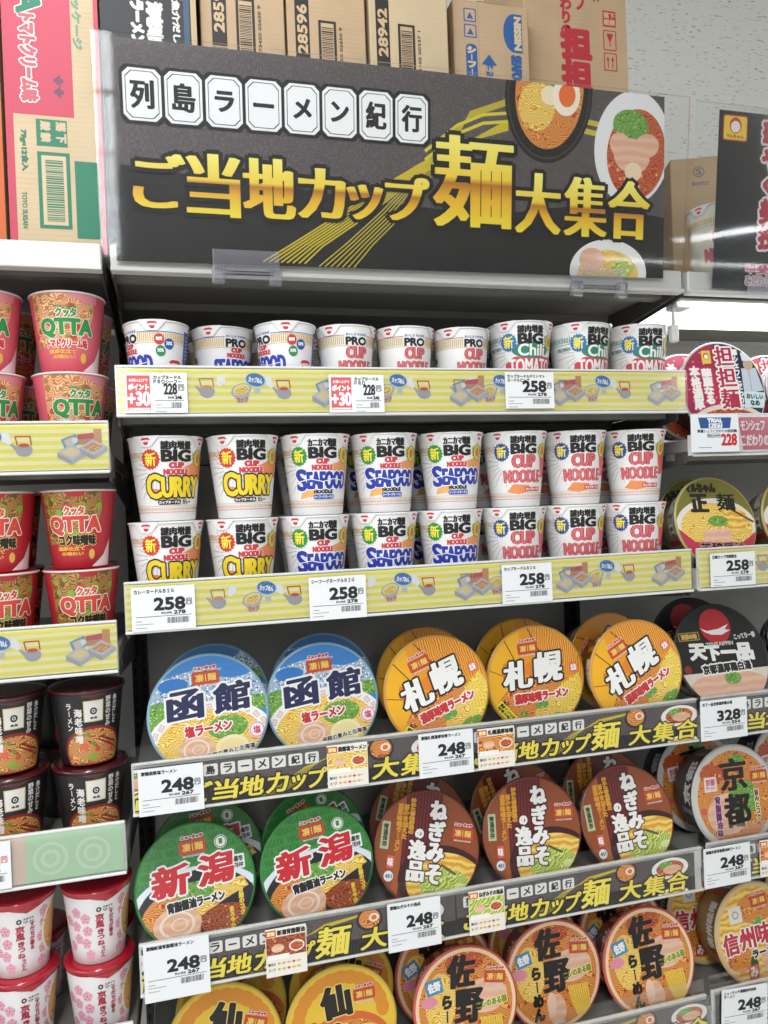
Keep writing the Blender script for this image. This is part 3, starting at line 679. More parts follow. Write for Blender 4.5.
def a_tomato(A, W, H):
    R = Q('bf4358'); G = Q('27775a')
    A.rect(-W, 0, W, 12, R, 0); A.rect(-W, 0, -W+10, H, R, 0); A.rect(W-6, 0, W, H, R, 0); A.rect(-W, 188, 26, H, R, 0)
    rot_text(A, 'QTTA', -W+32, 388, 120, 34, G, 1, 2.4, [(Q('e8e0d8'), 1.6)], up=False); rot_text(A, 'クッタ', -W+56, 400, 60, 12, Q('e8e0d8'), 1, .8, up=False)
    rot_text(A, 'トマトクリーム味', -W+32, 266, 118, 20, Q('bf5a68'), 1, 1.6, [(Q('ecdcd4'), 1.6)], up=False)
    rot_text(A, 'NEWパッケージ', 34, 350, 130, 12, Q('6c9478'), 1, .9, up=False)
    A.poly([(0, 222), (10, 231), (10, 225), (14, 225), (14, 219), (10, 219), (10, 213)], Q('6c4458'), 1); A.poly([(0, 238), (10, 247), (10, 241), (14, 241), (14, 235), (10, 235), (10, 229)], Q('6c4458'), 1)
    A.rect(-24, 146, 16, 183, G, 1)
    for i, ch in enumerate('下禁落厳'): xx, yy = (8, -12)[i % 2], (158, 174)[i < 0 or i >= 2]; A.push(xx, yy, -PI/2); A.text(ch, (-6, -6, 6, 6), Q('c9b090'), 2, .8); A.pop()
    rot_text(A, '79g×12食入', -W+22, 138, 56, 9, G, 1, .7, up=False); rot_text(A, 'TOYO SUISAN', -W+20, 56, 50, 6, G, 1, .25, up=False)
    A.rect(-24, 32, 18, 138, G, 1); A.rect(-19, 37, 13, 133, Q('cdb594'), 2); rr = random.Random(1); y = 42
    while y < 128: d = rr.choice((1, 1.6, 2.4)); A.rect(-14, y, 9, y+d, G, 3); y += d+rr.choice((1, 1.6))
    A.rect(24, 20, W-6, 128, G, 1)
def a_black(A, W, H):
    K = Q('26242a'); A.rect(-W, 0, W, H, K, 0); A.rect(-10, 372, 50, 430, Q('c8b89c'), 1)
    rot_text(A, '海老味噌', 8, 328, 70, 20, Q('d8d4cc'), 1, 2, up=False); rot_text(A, 'ラーメン', -16, 332, 62, 16, Q('d8d4cc'), 1, 1.6, up=False)
    rot_text(A, '魚介だし', 38, 340, 60, 10, Q('d8d4cc'), 1, .8, up=False)
    A.rect(W-18, 0, W-10, H, Q('37506c'), 1); A.rect(W-8, 0, W, H, Q('bca27c'), 1)
def a_num(num, code, dx=0, dy=0):
    def f(A, W, H):
        K = Q('2a2624'); A.push(0, dy)
        A.rect(-W+12+dx, 330, -W+34+dx, 440, K, 1); rot_text(A, num, -W+23+dx, 388, 74, 14, Q('c9ad88'), 2, .9)
        A.rect(-W+12+dx, 305, -W+34+dx, 328, K, 1); A.rect(-W+13+dx, 306, -W+33+dx, 327, Q('c3a684'), 2); rot_text(A, '103g', -W+23+dx, 316, 16, 6, K, 3, .3)
        A.rect(-W+48+dx, 300, -W+76+dx, 405, K, 1); A.rect(-W+52+dx, 305, -W+72+dx, 401, Q('c3a684'), 2); rr = random.Random(5); y = 309
        while y < 394: d = rr.choice((1, 1.6, 2.4)); A.rect(-W+53+dx, y, -W+71+dx, y+d, K, 3); y += d+rr.choice((1.1, 1.6))
        rot_text(A, code, -W+83+dx, 352, 90, 4.5, K, 1, .2); A.pop()
    return f
def a_nis(A, W, H):
    B = Q('2c5c98'); t = H
    for i in (0, 1): A.rrect(-W+18, t-36-i*26, -W+40, t-14-i*26, 2, B, 1); A.rrect(-W+20, t-34-i*26, -W+38, t-16-i*26, 1.5, Q('c3a684'), 2); A.poly([(-W+23, t-31-i*26), (-W+29, t-20-i*26), (-W+35, t-31-i*26)], B, 3)
    A.rrect(-W+20, t-140, -W+40, t-72, 8, B, 1); A.vtext('シーフード', -W+30, t-136, t-76, 15, Q('d0bc9c'), 2, bold=1.2)
    A.poly([(-20, t-104), (-6, t-86), (8, t-104), (0, t-104), (0, t-122), (-12, t-122), (-12, t-104)], B, 1); A.text('Up', (-11, t-118, -1, t-106), Q('c3a684'), 2, .5)
    A.ell(W-26, t-46, 20, 32, B, 1, a0=PI/2, a1=PI*1.5); A.rect(W-26, t-78, W-12, t-14, B, 1); rot_text(A, 'NISSIN', W-20, t-46, 54, 11, Q('d0bc9c'), 2, 1.3, up=False)
    rot_text(A, 'SEAFOOD', W-24, t-114, 60, 16, B, 1, 1.8, up=False)
    A.rect(-24, 0, -23, H, Q('a88c6c'), 0)
def a_tan(A, W, H):
    R = Q('b8303c'); A.push(0, 85)
    A.vtext('こだわりの', -20, 352, 470, 20, R, 1, bold=1.4); A.vtext('華シェフ', 8, 400, 520, 20, R, 1, bold=1.2); A.vtext('担担麺', -2, 200, 372, 54, R, 1, bold=4)
    A.vtext('食入', 40, 420, 470, 10, Q('2a2624'), 1, bold=.5)
    A.rect(52, 380, 78, 408, R, 1); A.text('落下', (54, 395, 76, 405), Q('c9ad88'), 2, .5); A.text('厳禁', (54, 383, 76, 393), Q('c9ad88'), 2, .5)
    A.rrect(52, 338, 78, 374, 2, R, 1); A.rrect(54, 340, 76, 372, 1.5, KR, 2); A.poly([(58, 368), (72, 368), (67, 355), (63, 355)], R, 3); A.rect(64, 345, 66, 356, R, 3)
    A.rrect(52, 302, 78, 334, 2, R, 1); A.rrect(54, 304, 76, 332, 1.5, KR, 2)
    for xx in (60, 69): A.poly([(xx-3.5, 320), (xx, 328), (xx+3.5, 320)], R, 3); A.rect(xx-1, 307, xx+1, 321, R, 3)
def a_orange(A, W, H):
    A.rect(-W, 0, W, 14, Q('c8602c'), 0); A.rect(W-10, 0, W, H, Q('c8602c'), 0)
def a_plain(A, W, H):
    A.push(-52, 40); A.ring(22, 232, 9, 11, Q('6c7078'), 1); A.text('S', (17, 226, 27, 238), Q('6c7078'), 1, .5); A.text('SANYO', (8, 205, 40, 212), Q('6c7078'), 1, .3); A.text('食品', (8, 150, 40, 158), Q('6c7078'), 1, .4); A.pop()
carton(-.765, -.582, .05, .3, .50, 'tan carton with an orange edge at the far left of the top shelf', a_orange)
carton(-.577, -.452, .05, .3, .50, 'tall pink and tan carton standing at the left end of the cartons', a_tomato, KR2)
carton(-.449, -.316, .05, .3, .50, 'black printed carton between the pink carton and the tan ones', a_black)
carton(-.309, -.184, .07, .3, .49, 'tan carton numbered 28596, left one of the pair', a_num('28596', '049 73450 02650 9', 4, -6))
carton(-.180, -.057, .07, .3, .49, 'tan carton numbered 28596, right one of the pair', a_num('28596', '049 73450 02650 9', 0, -24))
carton(-.050, .080, .07, .3, .49, 'tan carton numbered 28942 behind the middle of the sign', a_num('28942', '149 02105 00337 1', -2, -14), KR2)
carton(.098, .232, .09, .3, .458, 'shorter tan carton with blue printing behind the sign', a_nis)
carton(.240, .440, .12, .3, .60, 'large tan carton with red vertical lettering at the right end', a_tan)
carton(.605, .775, .215, .16, .300, 'plain tan carton with a small round mark behind the right bay sign', a_plain, rz=-.35)


# ------------------------------------------------------------------ noodle cups
BF[0] = .58
def emblem(A, x, y, s, L):
    """small red emblem on the lid tabs"""
    A.ell(x, y, 6.4*s, 5.4*s, Q('f3eef0'), L, n=20); A.conv([(x-5.8*s, y+2.2*s), (x-4*s, y-2.4*s), (x-1.6*s, y-4.4*s), (x+1.6*s, y-4.4*s), (x+4*s, y-2.4*s), (x+5.8*s, y+2.2*s), (x+3.4*s, y+3.8*s), (x-3.4*s, y+3.8*s)], P('c8323c'), L+1)
    A.text('NISSIN', (x-4.6*s, y-1*s, x+4.6*s, y+1.3*s), Q('ffffff'), L+2, .28*s)
def make_cup(name, label, cat, H, rt, rb, artfn, body, lid='eceaea', tabs=True, rimc='e8e6e6', shrink=None, cap=9):
    """H, rt, rb in mm; front of the print faces -y"""
    t = thing(name, label, cat)
    b = MB(); k = .001; mb = P(body)
    def rad(z): return rb+(rt-rb)*(z/H)
    prof = [(rb-4, 3), (rb-1.5, 0), (rb, .8)] + [(rad(z), z) for z in (H*.25, H*.5, H*.75, H-3)]
    b.lathe([(r*k, z*k) for r, z in prof], mb, 64); b.disc((rb-4)*k, 3*k, mb)
    A = Art(1); artfn(A, H)
    def fn(u, v, L):
        v = min(max(v, 1), H-3.2); r = rad(v)+.10+L*.085; a = u/rt
        return (r*math.sin(a)*k, -r*math.cos(a)*k, v*k)
    b.art(A, fn, 3.0); b.build('cup_body', t)
    b = MB(); mr = mat(rimc, .35, .3)
    b.lathe([((rt+c*1.5-.2)*k, (H-2+s*1.5)*k) for c, s in [(math.cos(i*PI/4), math.sin(i*PI/4)) for i in range(8)]], mr, 56, close=True); b.build('rim', t)
    b = MB(); ml = mat(lid, .3, .5)
    b.lathe([((rt+.6)*k, (H-1.2)*k), ((rt-.5)*k, (H-.3)*k), ((rt-5)*k, (H-.1)*k), (2*k, (H+.4)*k)], ml, 56); b.disc(2*k, (H+.4)*k, ml)
    if tabs:
        T = Art(1)
        for u, s in ((-43, 1), (43, .9)):
            T.push(u, 0, 0, 1)
            T.conv([(-20, H-.4), (-10, H-13.5), (-7, H-15.5), (6, H-15.5), (9, H-13.5), (20, H-.4)], mat('efeeee', .35, .4), 1)
            emblem(T, 0, H-7.6, 1.2, 2); T.pop()
        def fl(u, v, L):
            r = rad(v)+2.2-.6*min(1, (H-v)/10)+L*.07; a = u/rt; return (r*math.sin(a)*k, -r*math.cos(a)*k, v*k)
        b.art(T, fl, 3.0)
    b.build('lid', t)
    if shrink:
        b = MB(); ms = mat(shrink, .22, .7)
        b.lathe([((rt+2.4)*k, (H-1)*k), ((rt+1.8)*k, (H-5)*k), ((rt-.05*cap)*k, (H-cap)*k)], ms, 56)
        T = Art(1)
        T.conv([(-30, H-cap+2), (-6, H-cap-5), (-2, H-cap-7), (2, H-cap-6), (32, H-cap+2)], ms, 1); b.art(T, lambda u, v, L: ((rad(v)+1)*math.sin(u/rt)*k, -(rad(v)+1)*math.cos(u/rt)*k, v*k), 3.0)
        b.lathe([((rt+2.4)*k, (H-1)*k), ((rt+1.5)*k, (H+.8)*k), ((rt-6)*k, (H+.9)*k)], ms, 56); b.disc((rt-6)*k, (H+.9)*k, ms)
        b.build('film_cap', t)
    return t
def ticks(A, v0, v1, c, u0=-160, u1=160, step=3.2, w_=1.5, L=1):
    u = u0
    while u < u1: A.rect(u, v0, u+w_, v1, c, L); u += step
def new_burst(A, x, y, r, c, tc='ffe94a', L=6):
    A.star(x, y, r*.86, r, 18, P(c), L); A.text('新', (x-r*.55, y-r*.6, x+r*.55, y+r*.62), P(tc), L+1, .8)
def small_side(A, H):
    K = Q('3c4a6c'); A.rect(82, H*.25, 108, H*.72, Q('dfe2e8'), 1)
    for i in range(9): A.rect(84, H*.28+i*5, 106, H*.28+i*5+1, Q('8c94a4'), 2)
    barcode(A, 112, H*.3, 134, H*.55, 2)
def big_head(A, H, nc, top='謎肉増量', tick='c99a5c', green='6f8a2c'):
    for u0, u1 in ((-160, -26), (28, 160)): ticks(A, H-31, H-23, P(tick), u0, u1)
    for u0, u1 in ((-160, 160),): A.rect(u0, H-34, u1, H-33.3, P(tick), 1)
    for i in range(16):
        a = PI*.62+i*.085*PI; x, y = -30, H-50; r0, r1 = 17, 34+(i % 3)*9
        A.line([(x+r0*math.cos(a), y+r0*math.sin(a)*.9), (x+r1*math.cos(a), y+r1*math.sin(a)*.9)], .8, P('a8a4a8'), 1)
    A.text(top, (-22, H-19.5, 23, H-8), P('1b1a1c'), 4, (1.5, .6)); A.text('BIG', (-21, H-36, 23, H-21), P('161517'), 4, (3.2, 2.0))
    A.star(42, H-32, 11, 14, 16, P(green), 3); A.ell(42, H-32, 9.5, 11.5, P('e3c84a'), 4); A.ell(42, H-32, 5, 7, P('c87848'), 5)
    new_burst(A, -39, H-33, 15, nc); ticks(A, 15, 19, P('d8a878')); A.rect(-160, 12, 160, 12.9, P('d88a8c'), 1); A.rect(-160, 21, 160, 21.6, P('d8a878'), 1)
    small_side(A, H)
RED = 'cf3a46'
def cup_words(A, y1, y0, w_, c=RED, inner=None, L=4):
    m = (y0+y1)/2; h = (y1-y0); tr = (P('f4e4e4'), w_*.0022) if inner else None
    A.text('CUP', (-w_*.26, m+h*.06, w_*.28, y1-h*.02), P(c), L, (w_*.062, w_*.036), outl=[(P('f6efef'), w_*.018)], trace=tr)
    A.text('NOODLE', (-w_*.48, y0+h*.02, w_*.48, m-h*.06), P(c), L, (w_*.05, w_*.028), outl=[(P('f6efef'), w_*.018)], trace=tr)
def art_curry(A, H):
    big_head(A, H, 'd0382c'); A.poly([(10, H-46), (30, H-38), (56, H-30), (58, H-62), (30, H-62)], P('e88a54'), 2)
    A.poly([(-46, 34), (-20, 30), (10, 33), (20, 40), (-40, 46)], P('e88a54'), 2); cup_words(A, H-38, H-55, 40)
    A.text('C', (-48, 33, -26, 65), P('f1d22c'), 8, (3.4, 2.4), outl=[(P('2a2018'), 2.2)]); A.text('URRY', (-23, 34, 43, 61), P('f1d22c'), 8, (3.2, 2.2), outl=[(P('2a2018'), 2.2)])
    A.rrect(-32, 23, 8, 30, 3.2, P('2a2224'), 5); A.text('カップヌードル', (-30, 24.4, 6, 28.6), P('f2f0ee'), 6, .4); A.text('カレー', (11, 23.4, 28, 29.6), P('2a2224'), 6, .6)
def art_seafood(A, H):
    big_head(A, H, '2c9440', 'カニカマ増量'); A.poly([(14, H-46), (30, H-42), (56, H-36), (58, 40), (34, 50)], P('ea9c5c'), 2)
    A.poly([(-44, 24), (-14, 28), (-10, 38), (-34, 42)], P('efb060'), 2); cup_words(A, H-37, H-54, 36)
    A.text('S', (-46, 37, -29, 67), P('2838a4'), 8, (3.6, 2.4), outl=[(P('f0f2fa'), 1.6)]); A.text('EAFOOD', (-26, 39, 48, 63), P('2838a4'), 8, (3.2, 2.2), outl=[(P('f0f2fa'), 1.6)])
    A.line([(-40, 50), (-20, 53), (0, 49), (20, 53), (44, 50)], 1.2, P('f0f2fa'), 11)
    A.text('NOODLE', (-16, 32, 18, 37), P('1e1c20'), 6, 1.0); A.rrect(-18, 23, 22, 30, 3.2, P('2f50b0'), 5); A.text('シーフードヌードル', (-16, 24.4, 20, 28.6), P('f2f0ee'), 6, .35)
def art_noodle(A, H):
    big_head(A, H, '2c4f9c', tick='c9ae90'); A.poly([(-34, 24), (-10, 20), (10, 24), (12, 34), (-20, 36)], P('e99058'), 2)
    A.poly([(34, H-40), (58, H-34), (58, 48), (40, 44)], P('e6585a'), 2)
    cup_words(A, H-38, 38, 76, 'c82c3a', 'f0c8cc'); A.rrect(2, 24, 38, 31, 1.5, P('d23c44'), 8); A.text('カップヌードル', (4, 25.4, 36, 29.8), P('ffffff'), 9, .4)
def art_chili(A, H):
    big_head(A, H, '2878b8', tick='3c8474', green='7f9a34')
    A.ell(2, H-46, 36, 13, P('2f7f6c'), 3); A.text('Chili', (-22, H-55, 28, H-37), P('f3f0ea'), 5, (1.5, .9))
    A.poly([(-48, H-66), (-30, H-56), (48, H-56), (60, H-50), (60, H-95), (-48, H-98)], P('d64450'), 2)
    A.text('TOMATO', (-40, H-82, 46, H-60), P('f3efee'), 6, (1.7, 1.1)); A.text('NOODLE', (-16, H-92, 20, H-86), P('f3efee'), 5, .7)
    A.rect(62, H-72, 78, H-40, P('c8dcd4'), 2); A.rect(64, H-70, 76, H-44, P('5c9c88'), 3)
    A.text('CHILI TOMATO', (-80, H-44, -54, H-39), P('3c8474'), 2, .5)
def pro_head(A, H, c='d8b45c', line='3858a8'):
    A.rect(-160, H-17, 160, H-16, P(line), 1); A.rect(-160, H-18.6, 160, H-18, P(c), 1); ticks(A, H-30, H-19, P(c), w_=1.9); A.rect(-160, H-32, 160, H-31.2, P(c), 1)
    A.rect(-19, H-31, 19, H-10, P('eeeced'), 3); A.text('おいしさ そのまま', (-17, H-17, 17, H-13.5), P('3c64a8'), 4, .35); A.text('PRO', (-17, H-30, 17, H-19.5), P('1c1a1c'), 4, 1.7)
    for x, y, cc in ((52, H-27, 'cc3c38'), (67, H-33, '2c50a4'), (54, H-43, '2c8c50')):
        A.ell(x, y, 7.6, 7.6, P(cc), 5, n=24); A.text('糖質' if cc[0] == 'c' else '50%', (x-4.5, y-1.5, x+4.5, y+3), P('ffffff'), 6, .4)
    emblem(A, 78, H-62, 1.9, 4); A.rect(96, 14, 124, H-12, P('2e4ea0'), 3)
    for i in range(7): A.rect(100, H-20-i*5, 121, H-18.4-i*5, P('a8b8dc'), 4)
    A.rect(99, 18, 121, H-58, P('dde0ea'), 4)
    for i in range(5): A.rect(101, 21+i*5, 119, 22+i*5, P('6c7898'), 5)
    A.rect(-96, H-70, -70, H-36, P('e4e6ea'), 2); A.text('減塩', (-92, H-50, -76, H-42), P('3c6a50'), 3, .6)
def art_pro_sea(A, H):
    pro_head(A, H); cup_words(A, H-32, H-46, 32); A.text('SEAFOOD', (-36, H-72, 40, H-49), P('2838a4'), 8, (3.0, 2.0), outl=[(P('eef0fa'), 1.3)])
    A.line([(-30, H-61), (-10, H-58), (10, H-62), (32, H-59)], 1.1, P('eef0fa'), 11); A.text('NOODLE', (-14, H-82, 18, H-78), P('1e1c20'), 6, .8)
def art_pro_noo(A, H):
    pro_head(A, H, 'c8b070', 'c84c54'); cup_words(A, H-33, H-70, 62, 'c82c3a', 'f2ccd0'); A.rect(-160, 10, 160, 11, P('d8484c'), 1)
def art_plainbig(A, H):
    ticks(A, H-34, H-24, P('c9ae70')); A.rect(-160, H-37, 160, H-36, P('c9ae70'), 1); cup_words(A, H-44, 26, 78, 'd23c48', 'f0c8cc')
def art_qtta(tom):
    def f(A, H):
        pic = F_TOM if tom else F_MIS; main = '2c8a48' if tom else 'd8483c'
        A.poly([(-58, H-4), (34, H-4), (36, H-30), (28, H-52), (14, H-66), (-6, H-74), (-58, H-76)], pic, 1)
        if not tom: A.poly([(12, H-4), (-18, H-4), (-12, H-10), (4, H-11)], P('b42c34'), 2)
        else: A.poly([(-14, H-4), (40, H-4), (40, H-14), (20, H-16), (4, H-9)], P('e08a94'), 2)
        ol = [(P('f0e8d8'), 1.3)] if not tom else [(P('f0e6d0'), 1.0)]
        A.text('QTTA', (-45, H-62, 33, H-38), P(main), 4, (3.4, 2.6), outl=ol)
        A.text('クッタ', (-20, H-35, 8, H-24), P(main), 4, 1.2, outl=ol); A.text('MARUCHAN', (-22, H-23, 8, H-20), P(main), 4, .4)
        if tom: A.text('トマトクリーム味', (-38, H-76, 26, H-65), P('c8322c'), 4, 1.2, outl=[(P('f3e8e0'), 1)])
        else: A.text('コク味噌味', (-32, H-77, 26, H-63), P('221a18'), 4, 1.6, outl=[(P('e8c878'), .8)])
        A.text('濃厚仕立て', (-36, H-84, 8, H-79), P('e8b040'), 3, .7); A.text('の味わい', (-30, H-91, 6, H-86), P('e8b040'), 3, .7)
        A.ell(20, H-90, 5, 7, P('e0b04c'), 3)
        A.poly([(20, 2), (44, 18), (58, 40), (62, 2)], P('efe4e2' if tom else 'e8dcdc'), 2)
        A.rect(74, 14, 100, H-30, P('efe6e4'), 2); barcode(A, 78, 20, 96, 38, 3)
        for i in range(8): A.rect(77, 46+i*5, 97, 47.2+i*5, P('b0888c'), 3)
    return f
def art_ebi(A, H):
    A.rect(-15, H-44, 13, H-14, P('d8c89c'), 3); A.rect(-13.5, H-42.5, 11.5, H-15.5, P('e8e4dc'), 4); A.ring(-1, H-29, 2.6, 5, P('2a2828'), 5, 24); A.ell(-1, H-29, 1.4, 1.4, P('2a2828'), 5); A.text('食品', (-6, H-40, 4, H-37), P('2a2828'), 5, .4)
    A.vtext('海老味噌', -23, H-74, H-24, 11, P('e6e2dc'), 3, bold=.75); A.vtext('ラーメン', -36, H-56, H-16, 8.5, P('e6e2dc'), 3, bold=.55)
    A.vtext('野菜の甘み', 21, H-54, H-11, 8, P('e6e2dc'), 3, bold=.45); A.vtext('魚介だしと', 33, H-52, H-11, 7.5, P('e6e2dc'), 3, bold=.45)
    A.ell(0, 20, 50, 36, P('8c2428'), 1); A.clip = [(-50, 3), (50, 3), (50, H-4), (-50, H-4)]; A.ell(0, 18, 46, 34, F_DRK, 2); A.clip = None
    A.line([(8, 40), (40, 26)], 2.4, P('7c1c24'), 4); A.line([(6, 36), (38, 20)], 2.4, P('8c242c'), 4)
    A.ell(-16, 28, 7, 5, P('d8664c'), 3); A.ell(-4, 12, 9, 5, P('8ca83c'), 3); A.rect(72, 14, 98, H-20, P('2c2a2c'), 2)
def flower(A, x, y, r, L=2):
    for i in range(5): a = PI/2+i*2*PI/5; A.ell(x+r*.55*math.cos(a), y+r*.55*math.sin(a), r*.5, r*.5, P('e089a4'), L, n=14)
    for i in range(5): a = PI/2+i*2*PI/5; A.ring(x+r*.55*math.cos(a), y+r*.55*math.sin(a), r*.28, r*.36, P('f4dce4'), L+1, n=10)
    A.ell(x, y, r*.2, r*.2, P('c85c80'), L+2, n=8)
def art_udon(A, H):
    rr = random.Random(4)
    for x, y in ((-32, H-38), (-30, H-56), (-33, H-74), (-28, H-91), (24, H-22), (25, H-37), (21, H-56), (25, H-74), (23, H-91), (46, H-98), (-46, H-30), (-48, H-50), (-46, H-68), (60, H-30), (-60, H-80), (-62, H-44)):
        flower(A, x, y, 7.5)
    A.clip = [(8, 3), (80, 3), (80, H-8), (8, H-8)]; A.ell(47, H-50, 26, 38, P('f3ead8'), 4, 40); A.ell(48, H-50, 23, 34, F_UDN, 5, 40); A.ell(56, H-40, 12, 16, P('c8884c'), 6); A.clip = None
    A.ring(-12, H-26, 1.6, 3.6, P('3a3638'), 4, 20); A.text('スタイル', (-6, H-25, 8, H-22.5), P('3a3638'), 4, .35); A.text('ワン', (-6, H-30, 8, H-27), P('3a3638'), 4, .35)
    A.vtext('京風', -11, H-53, H-32, 12, P('b03244'), 4, bold=.8); A.vtext('きつね', -10, H-79, H-54, 10.5, P('b03244'), 4, bold=.8); A.vtext('うどん', -7, H-97, H-80, 7.5, P('b03244'), 4, bold=.5)
    A.vtext('すだちが香る', 6, H-70, H-30, 7, P('b03244'), 4, bold=.5)

def mk_big(n, label, art): return make_cup('noodle_cup', label, 'noodle cup', 120, 52.2, 38.5, art, 'efedec')
CAM = Vector((-.3692, -1.1069))
def face(x, y, off=.28): return -math.atan2(x-CAM.x, y-CAM.y)+off
def place(src, used, x, y, z, rz, label, group):
    o = src if not used else copy_tree(src)
    o.location = (x, y, z); o.rotation_euler = (0, 0, rz); o['label'] = label
    if group: o['group'] = group
    return o
XS = [-.3835, -.2735, -.1640, -.0545, .0550, .1655, .2760, .3865]
ORD = ['first', 'second', 'third', 'fourth', 'fifth', 'sixth', 'seventh', 'eighth']
PR = {'c': mk_big('curry', '', art_curry), 's': mk_big('sea', '', art_seafood), 'n': mk_big('noo', '', art_noodle)}
US = {'c': 0, 's': 0, 'n': 0}
DES = {'c': 'tall noodle cup with yellow curry lettering', 's': 'tall noodle cup with blue seafood lettering', 'n': 'tall noodle cup with large red lettering'}
GRP = {'c': 'tall curry cups on the second shelf', 's': 'tall seafood cups on the second shelf', 'n': 'tall red-lettered cups on the second shelf'}
ss = -.2948-.0055+Z0
POS = {'c': ['left', 'right'], 's': ['left', 'middle', 'right'], 'n': ['left', 'middle', 'right']}
for tier in (1, 0):
    cnt = {'c': 0, 's': 0, 'n': 0}
    for i, x in enumerate(XS):
        k = 'ccsssnnn'[i]; p = POS[k][cnt[k]]; cnt[k] += 1
        yy = .066+random.uniform(-.004, .004)
        place(PR[k], US[k], x-(.004 if not tier else 0)+random.uniform(-.0006, .0006), yy, ss+tier*.1206, face(x, .06)+random.uniform(-.06, .06),
              '%s, %s tier, %s one' % (DES[k], ('lower', 'upper')[tier], p), GRP[k]); US[k] = 1
    for i, x in enumerate(XS):
        k = 'ccsssnnn'[i]
        if i in (0, 1): continue
        place(PR[k], 1, x+.003, .178, ss+tier*.1206, face(x, .17)+random.uniform(-.2, .2),
              '%s, %s tier, behind the %s column from the left' % (DES[k], ('lower', 'upper')[tier], ORD[i]), GRP[k])
# single row on the upper shelf
s1 = Z0-.0055
pc = make_cup('noodle_cup', '', 'noodle cup', 108, 45.4, 34, art_pro_sea, 'efedee')
pn = make_cup('noodle_cup', '', 'noodle cup', 108, 45.4, 34, art_pro_noo, 'efedec')
ch = mk_big('chili', '', art_chili)
place(pc, 0, -.3900, .062, s1, face(-.39, .06)-1.35, 'short white noodle cup turned to its coloured dots, at the left end', 'short seafood cups on the first shelf')
place(pc, 1, -.2945, .090, s1, face(-.29, .06)+.22, 'short white noodle cup with blue seafood lettering facing forward', 'short seafood cups on the first shelf')
place(pc, 1, -.2045, .051, s1, face(-.2, .06)-1.2, 'short white noodle cup turned to its coloured dots, third from the left', 'short seafood cups on the first shelf')
for i, (x, o_) in enumerate(((-.110, .12), (-.0155, .12), (.079, .25))):
    place(pn, i > 0, x, .062, s1, face(x, .06)+o_, 'short white noodle cup with red lettering, %s of the three short red ones' % ('left', 'middle', 'right')[i], 'short red-lettered cups on the first shelf')
for i, (x, o_) in enumerate(((.183, .1), (.2915, .45), (.400, .25))):
    place(ch, i > 0, x, .064, s1, face(x, .06)+o_, 'tall white noodle cup with green and red chili tomato print, %s of the three' % ('left', 'middle', 'right')[i], 'chili tomato cups on the first shelf')
for i, x in enumerate((-.396, -.300, -.204)): place(pc, 1, x, .192, s1, face(x, .15)+(.1, -.6, .3)[i], 'short white seafood noodle cup in the row behind, %s' % ('at the left end', 'second from the left', 'third from the left')[i], 'short seafood cups on the first shelf')
for i, x in enumerate((-.110, -.014, .081)): place(pn, 1, x, .164, s1, face(x, .15)+(.1, -.3, .3)[i], 'short white red-lettered noodle cup in the second row, behind the %s short red one' % ('left', 'middle', 'right')[i], 'short red-lettered cups on the first shelf')
for i, x in enumerate((.181, .2895, .398)): place(ch, 1, x, .178, s1, face(x, .15)+(.1, -.3, .9)[i], 'chili tomato noodle cup in the second row, behind the %s front one' % ('left', 'middle', 'right')[i], 'chili tomato cups on the first shelf')

# left bay cups
def stack(src, xs, ys, z, pitch, tiers, des, grp, off=.1, behind=(), turn=False):
    used = 0
    for j, x in enumerate(xs):
        for k in range(tiers):
            place(src, used, x, ys, z+k*pitch, face(x, ys)+off-(.26 if k and turn else 0)+random.uniform(-.05, .05), '%s, %s one, %s column' % (des, (['lower', 'upper'] if tiers == 2 else ['lowest', 'middle', 'upper'])[k], ['right', 'left', 'left'][j]), grp); used = 1
    for (x, y, k) in behind:
        place(src, 1, x, y, z+k*pitch, face(x, y)+.4, '%s, second row, %s one behind the %s column' % (des, ('lower', 'upper')[k], 'right' if x > -.56 else 'left'), grp)
q1 = make_cup('noodle_cup', '', 'noodle cup', 109.5, 50, 37, art_qtta(True), 'd9606f', rimc='e8dcdc', lid='e0929c', tabs=False)
stack(q1, (-.5095, -.619), .066, Z0-.075-.0055, .1102, 2, 'pink noodle cup with green lettering', 'pink tomato cups in the left bay', .06, [(-.508, .178, 0), (-.508, .178, 1), (-.615, .178, 0), (-.615, .178, 1)], turn=True)
q2 = make_cup('noodle_cup', '', 'noodle cup', 109.5, 50, 37, art_qtta(False), 'b92a36', rimc='ddd0d0', lid='b83a40', tabs=False)
stack(q2, (-.5055, -.612), .066, Z0-.345-.0055, .1102, 2, 'red noodle cup with black miso characters', 'red miso cups in the left bay', -.05, [(-.515, .178, 0), (-.515, .178, 1), (-.622, .178, 0), (-.622, .178, 1)], turn=True)
q3 = make_cup('noodle_cup', '', 'noodle cup', 106, 49.5, 37, art_ebi, '201c1e', rimc='5c1a22', lid='5c1a22', tabs=False, shrink='4a151c', cap=5.5)
stack(q3, (-.5055, -.6105), .070, Z0-.618-.0055, .1095, 2, 'black noodle cup with maroon lid', 'black shrimp miso cups in the left bay', -.12, [(-.555, .185, 0), (-.555, .185, 1)])
q4 = make_cup('noodle_cup', '', 'noodle cup', 106, 46.5, 35, art_udon, 'ece6e8', rimc='b41e30', lid='b41e30', tabs=False, shrink='b3182c')
stack(q4, (-.503, -.605), .068, Z0-.893-.0055, .1072, 2, 'white noodle cup with pink flowers', 'white flowered udon cups in the left bay', -.05, [(-.507, .178, 0), (-.607, .178, 0)])
pb = make_cup('noodle_cup', '', 'noodle cup', 125, 55, 42, art_plainbig, 'ecead8')
place(pb, 0, .572, .06, Z0+.2005, face(.55, .06)-.12, 'large white noodle cup with red lettering on the top shelf behind the right bay sign', None)

BF[0] = .82
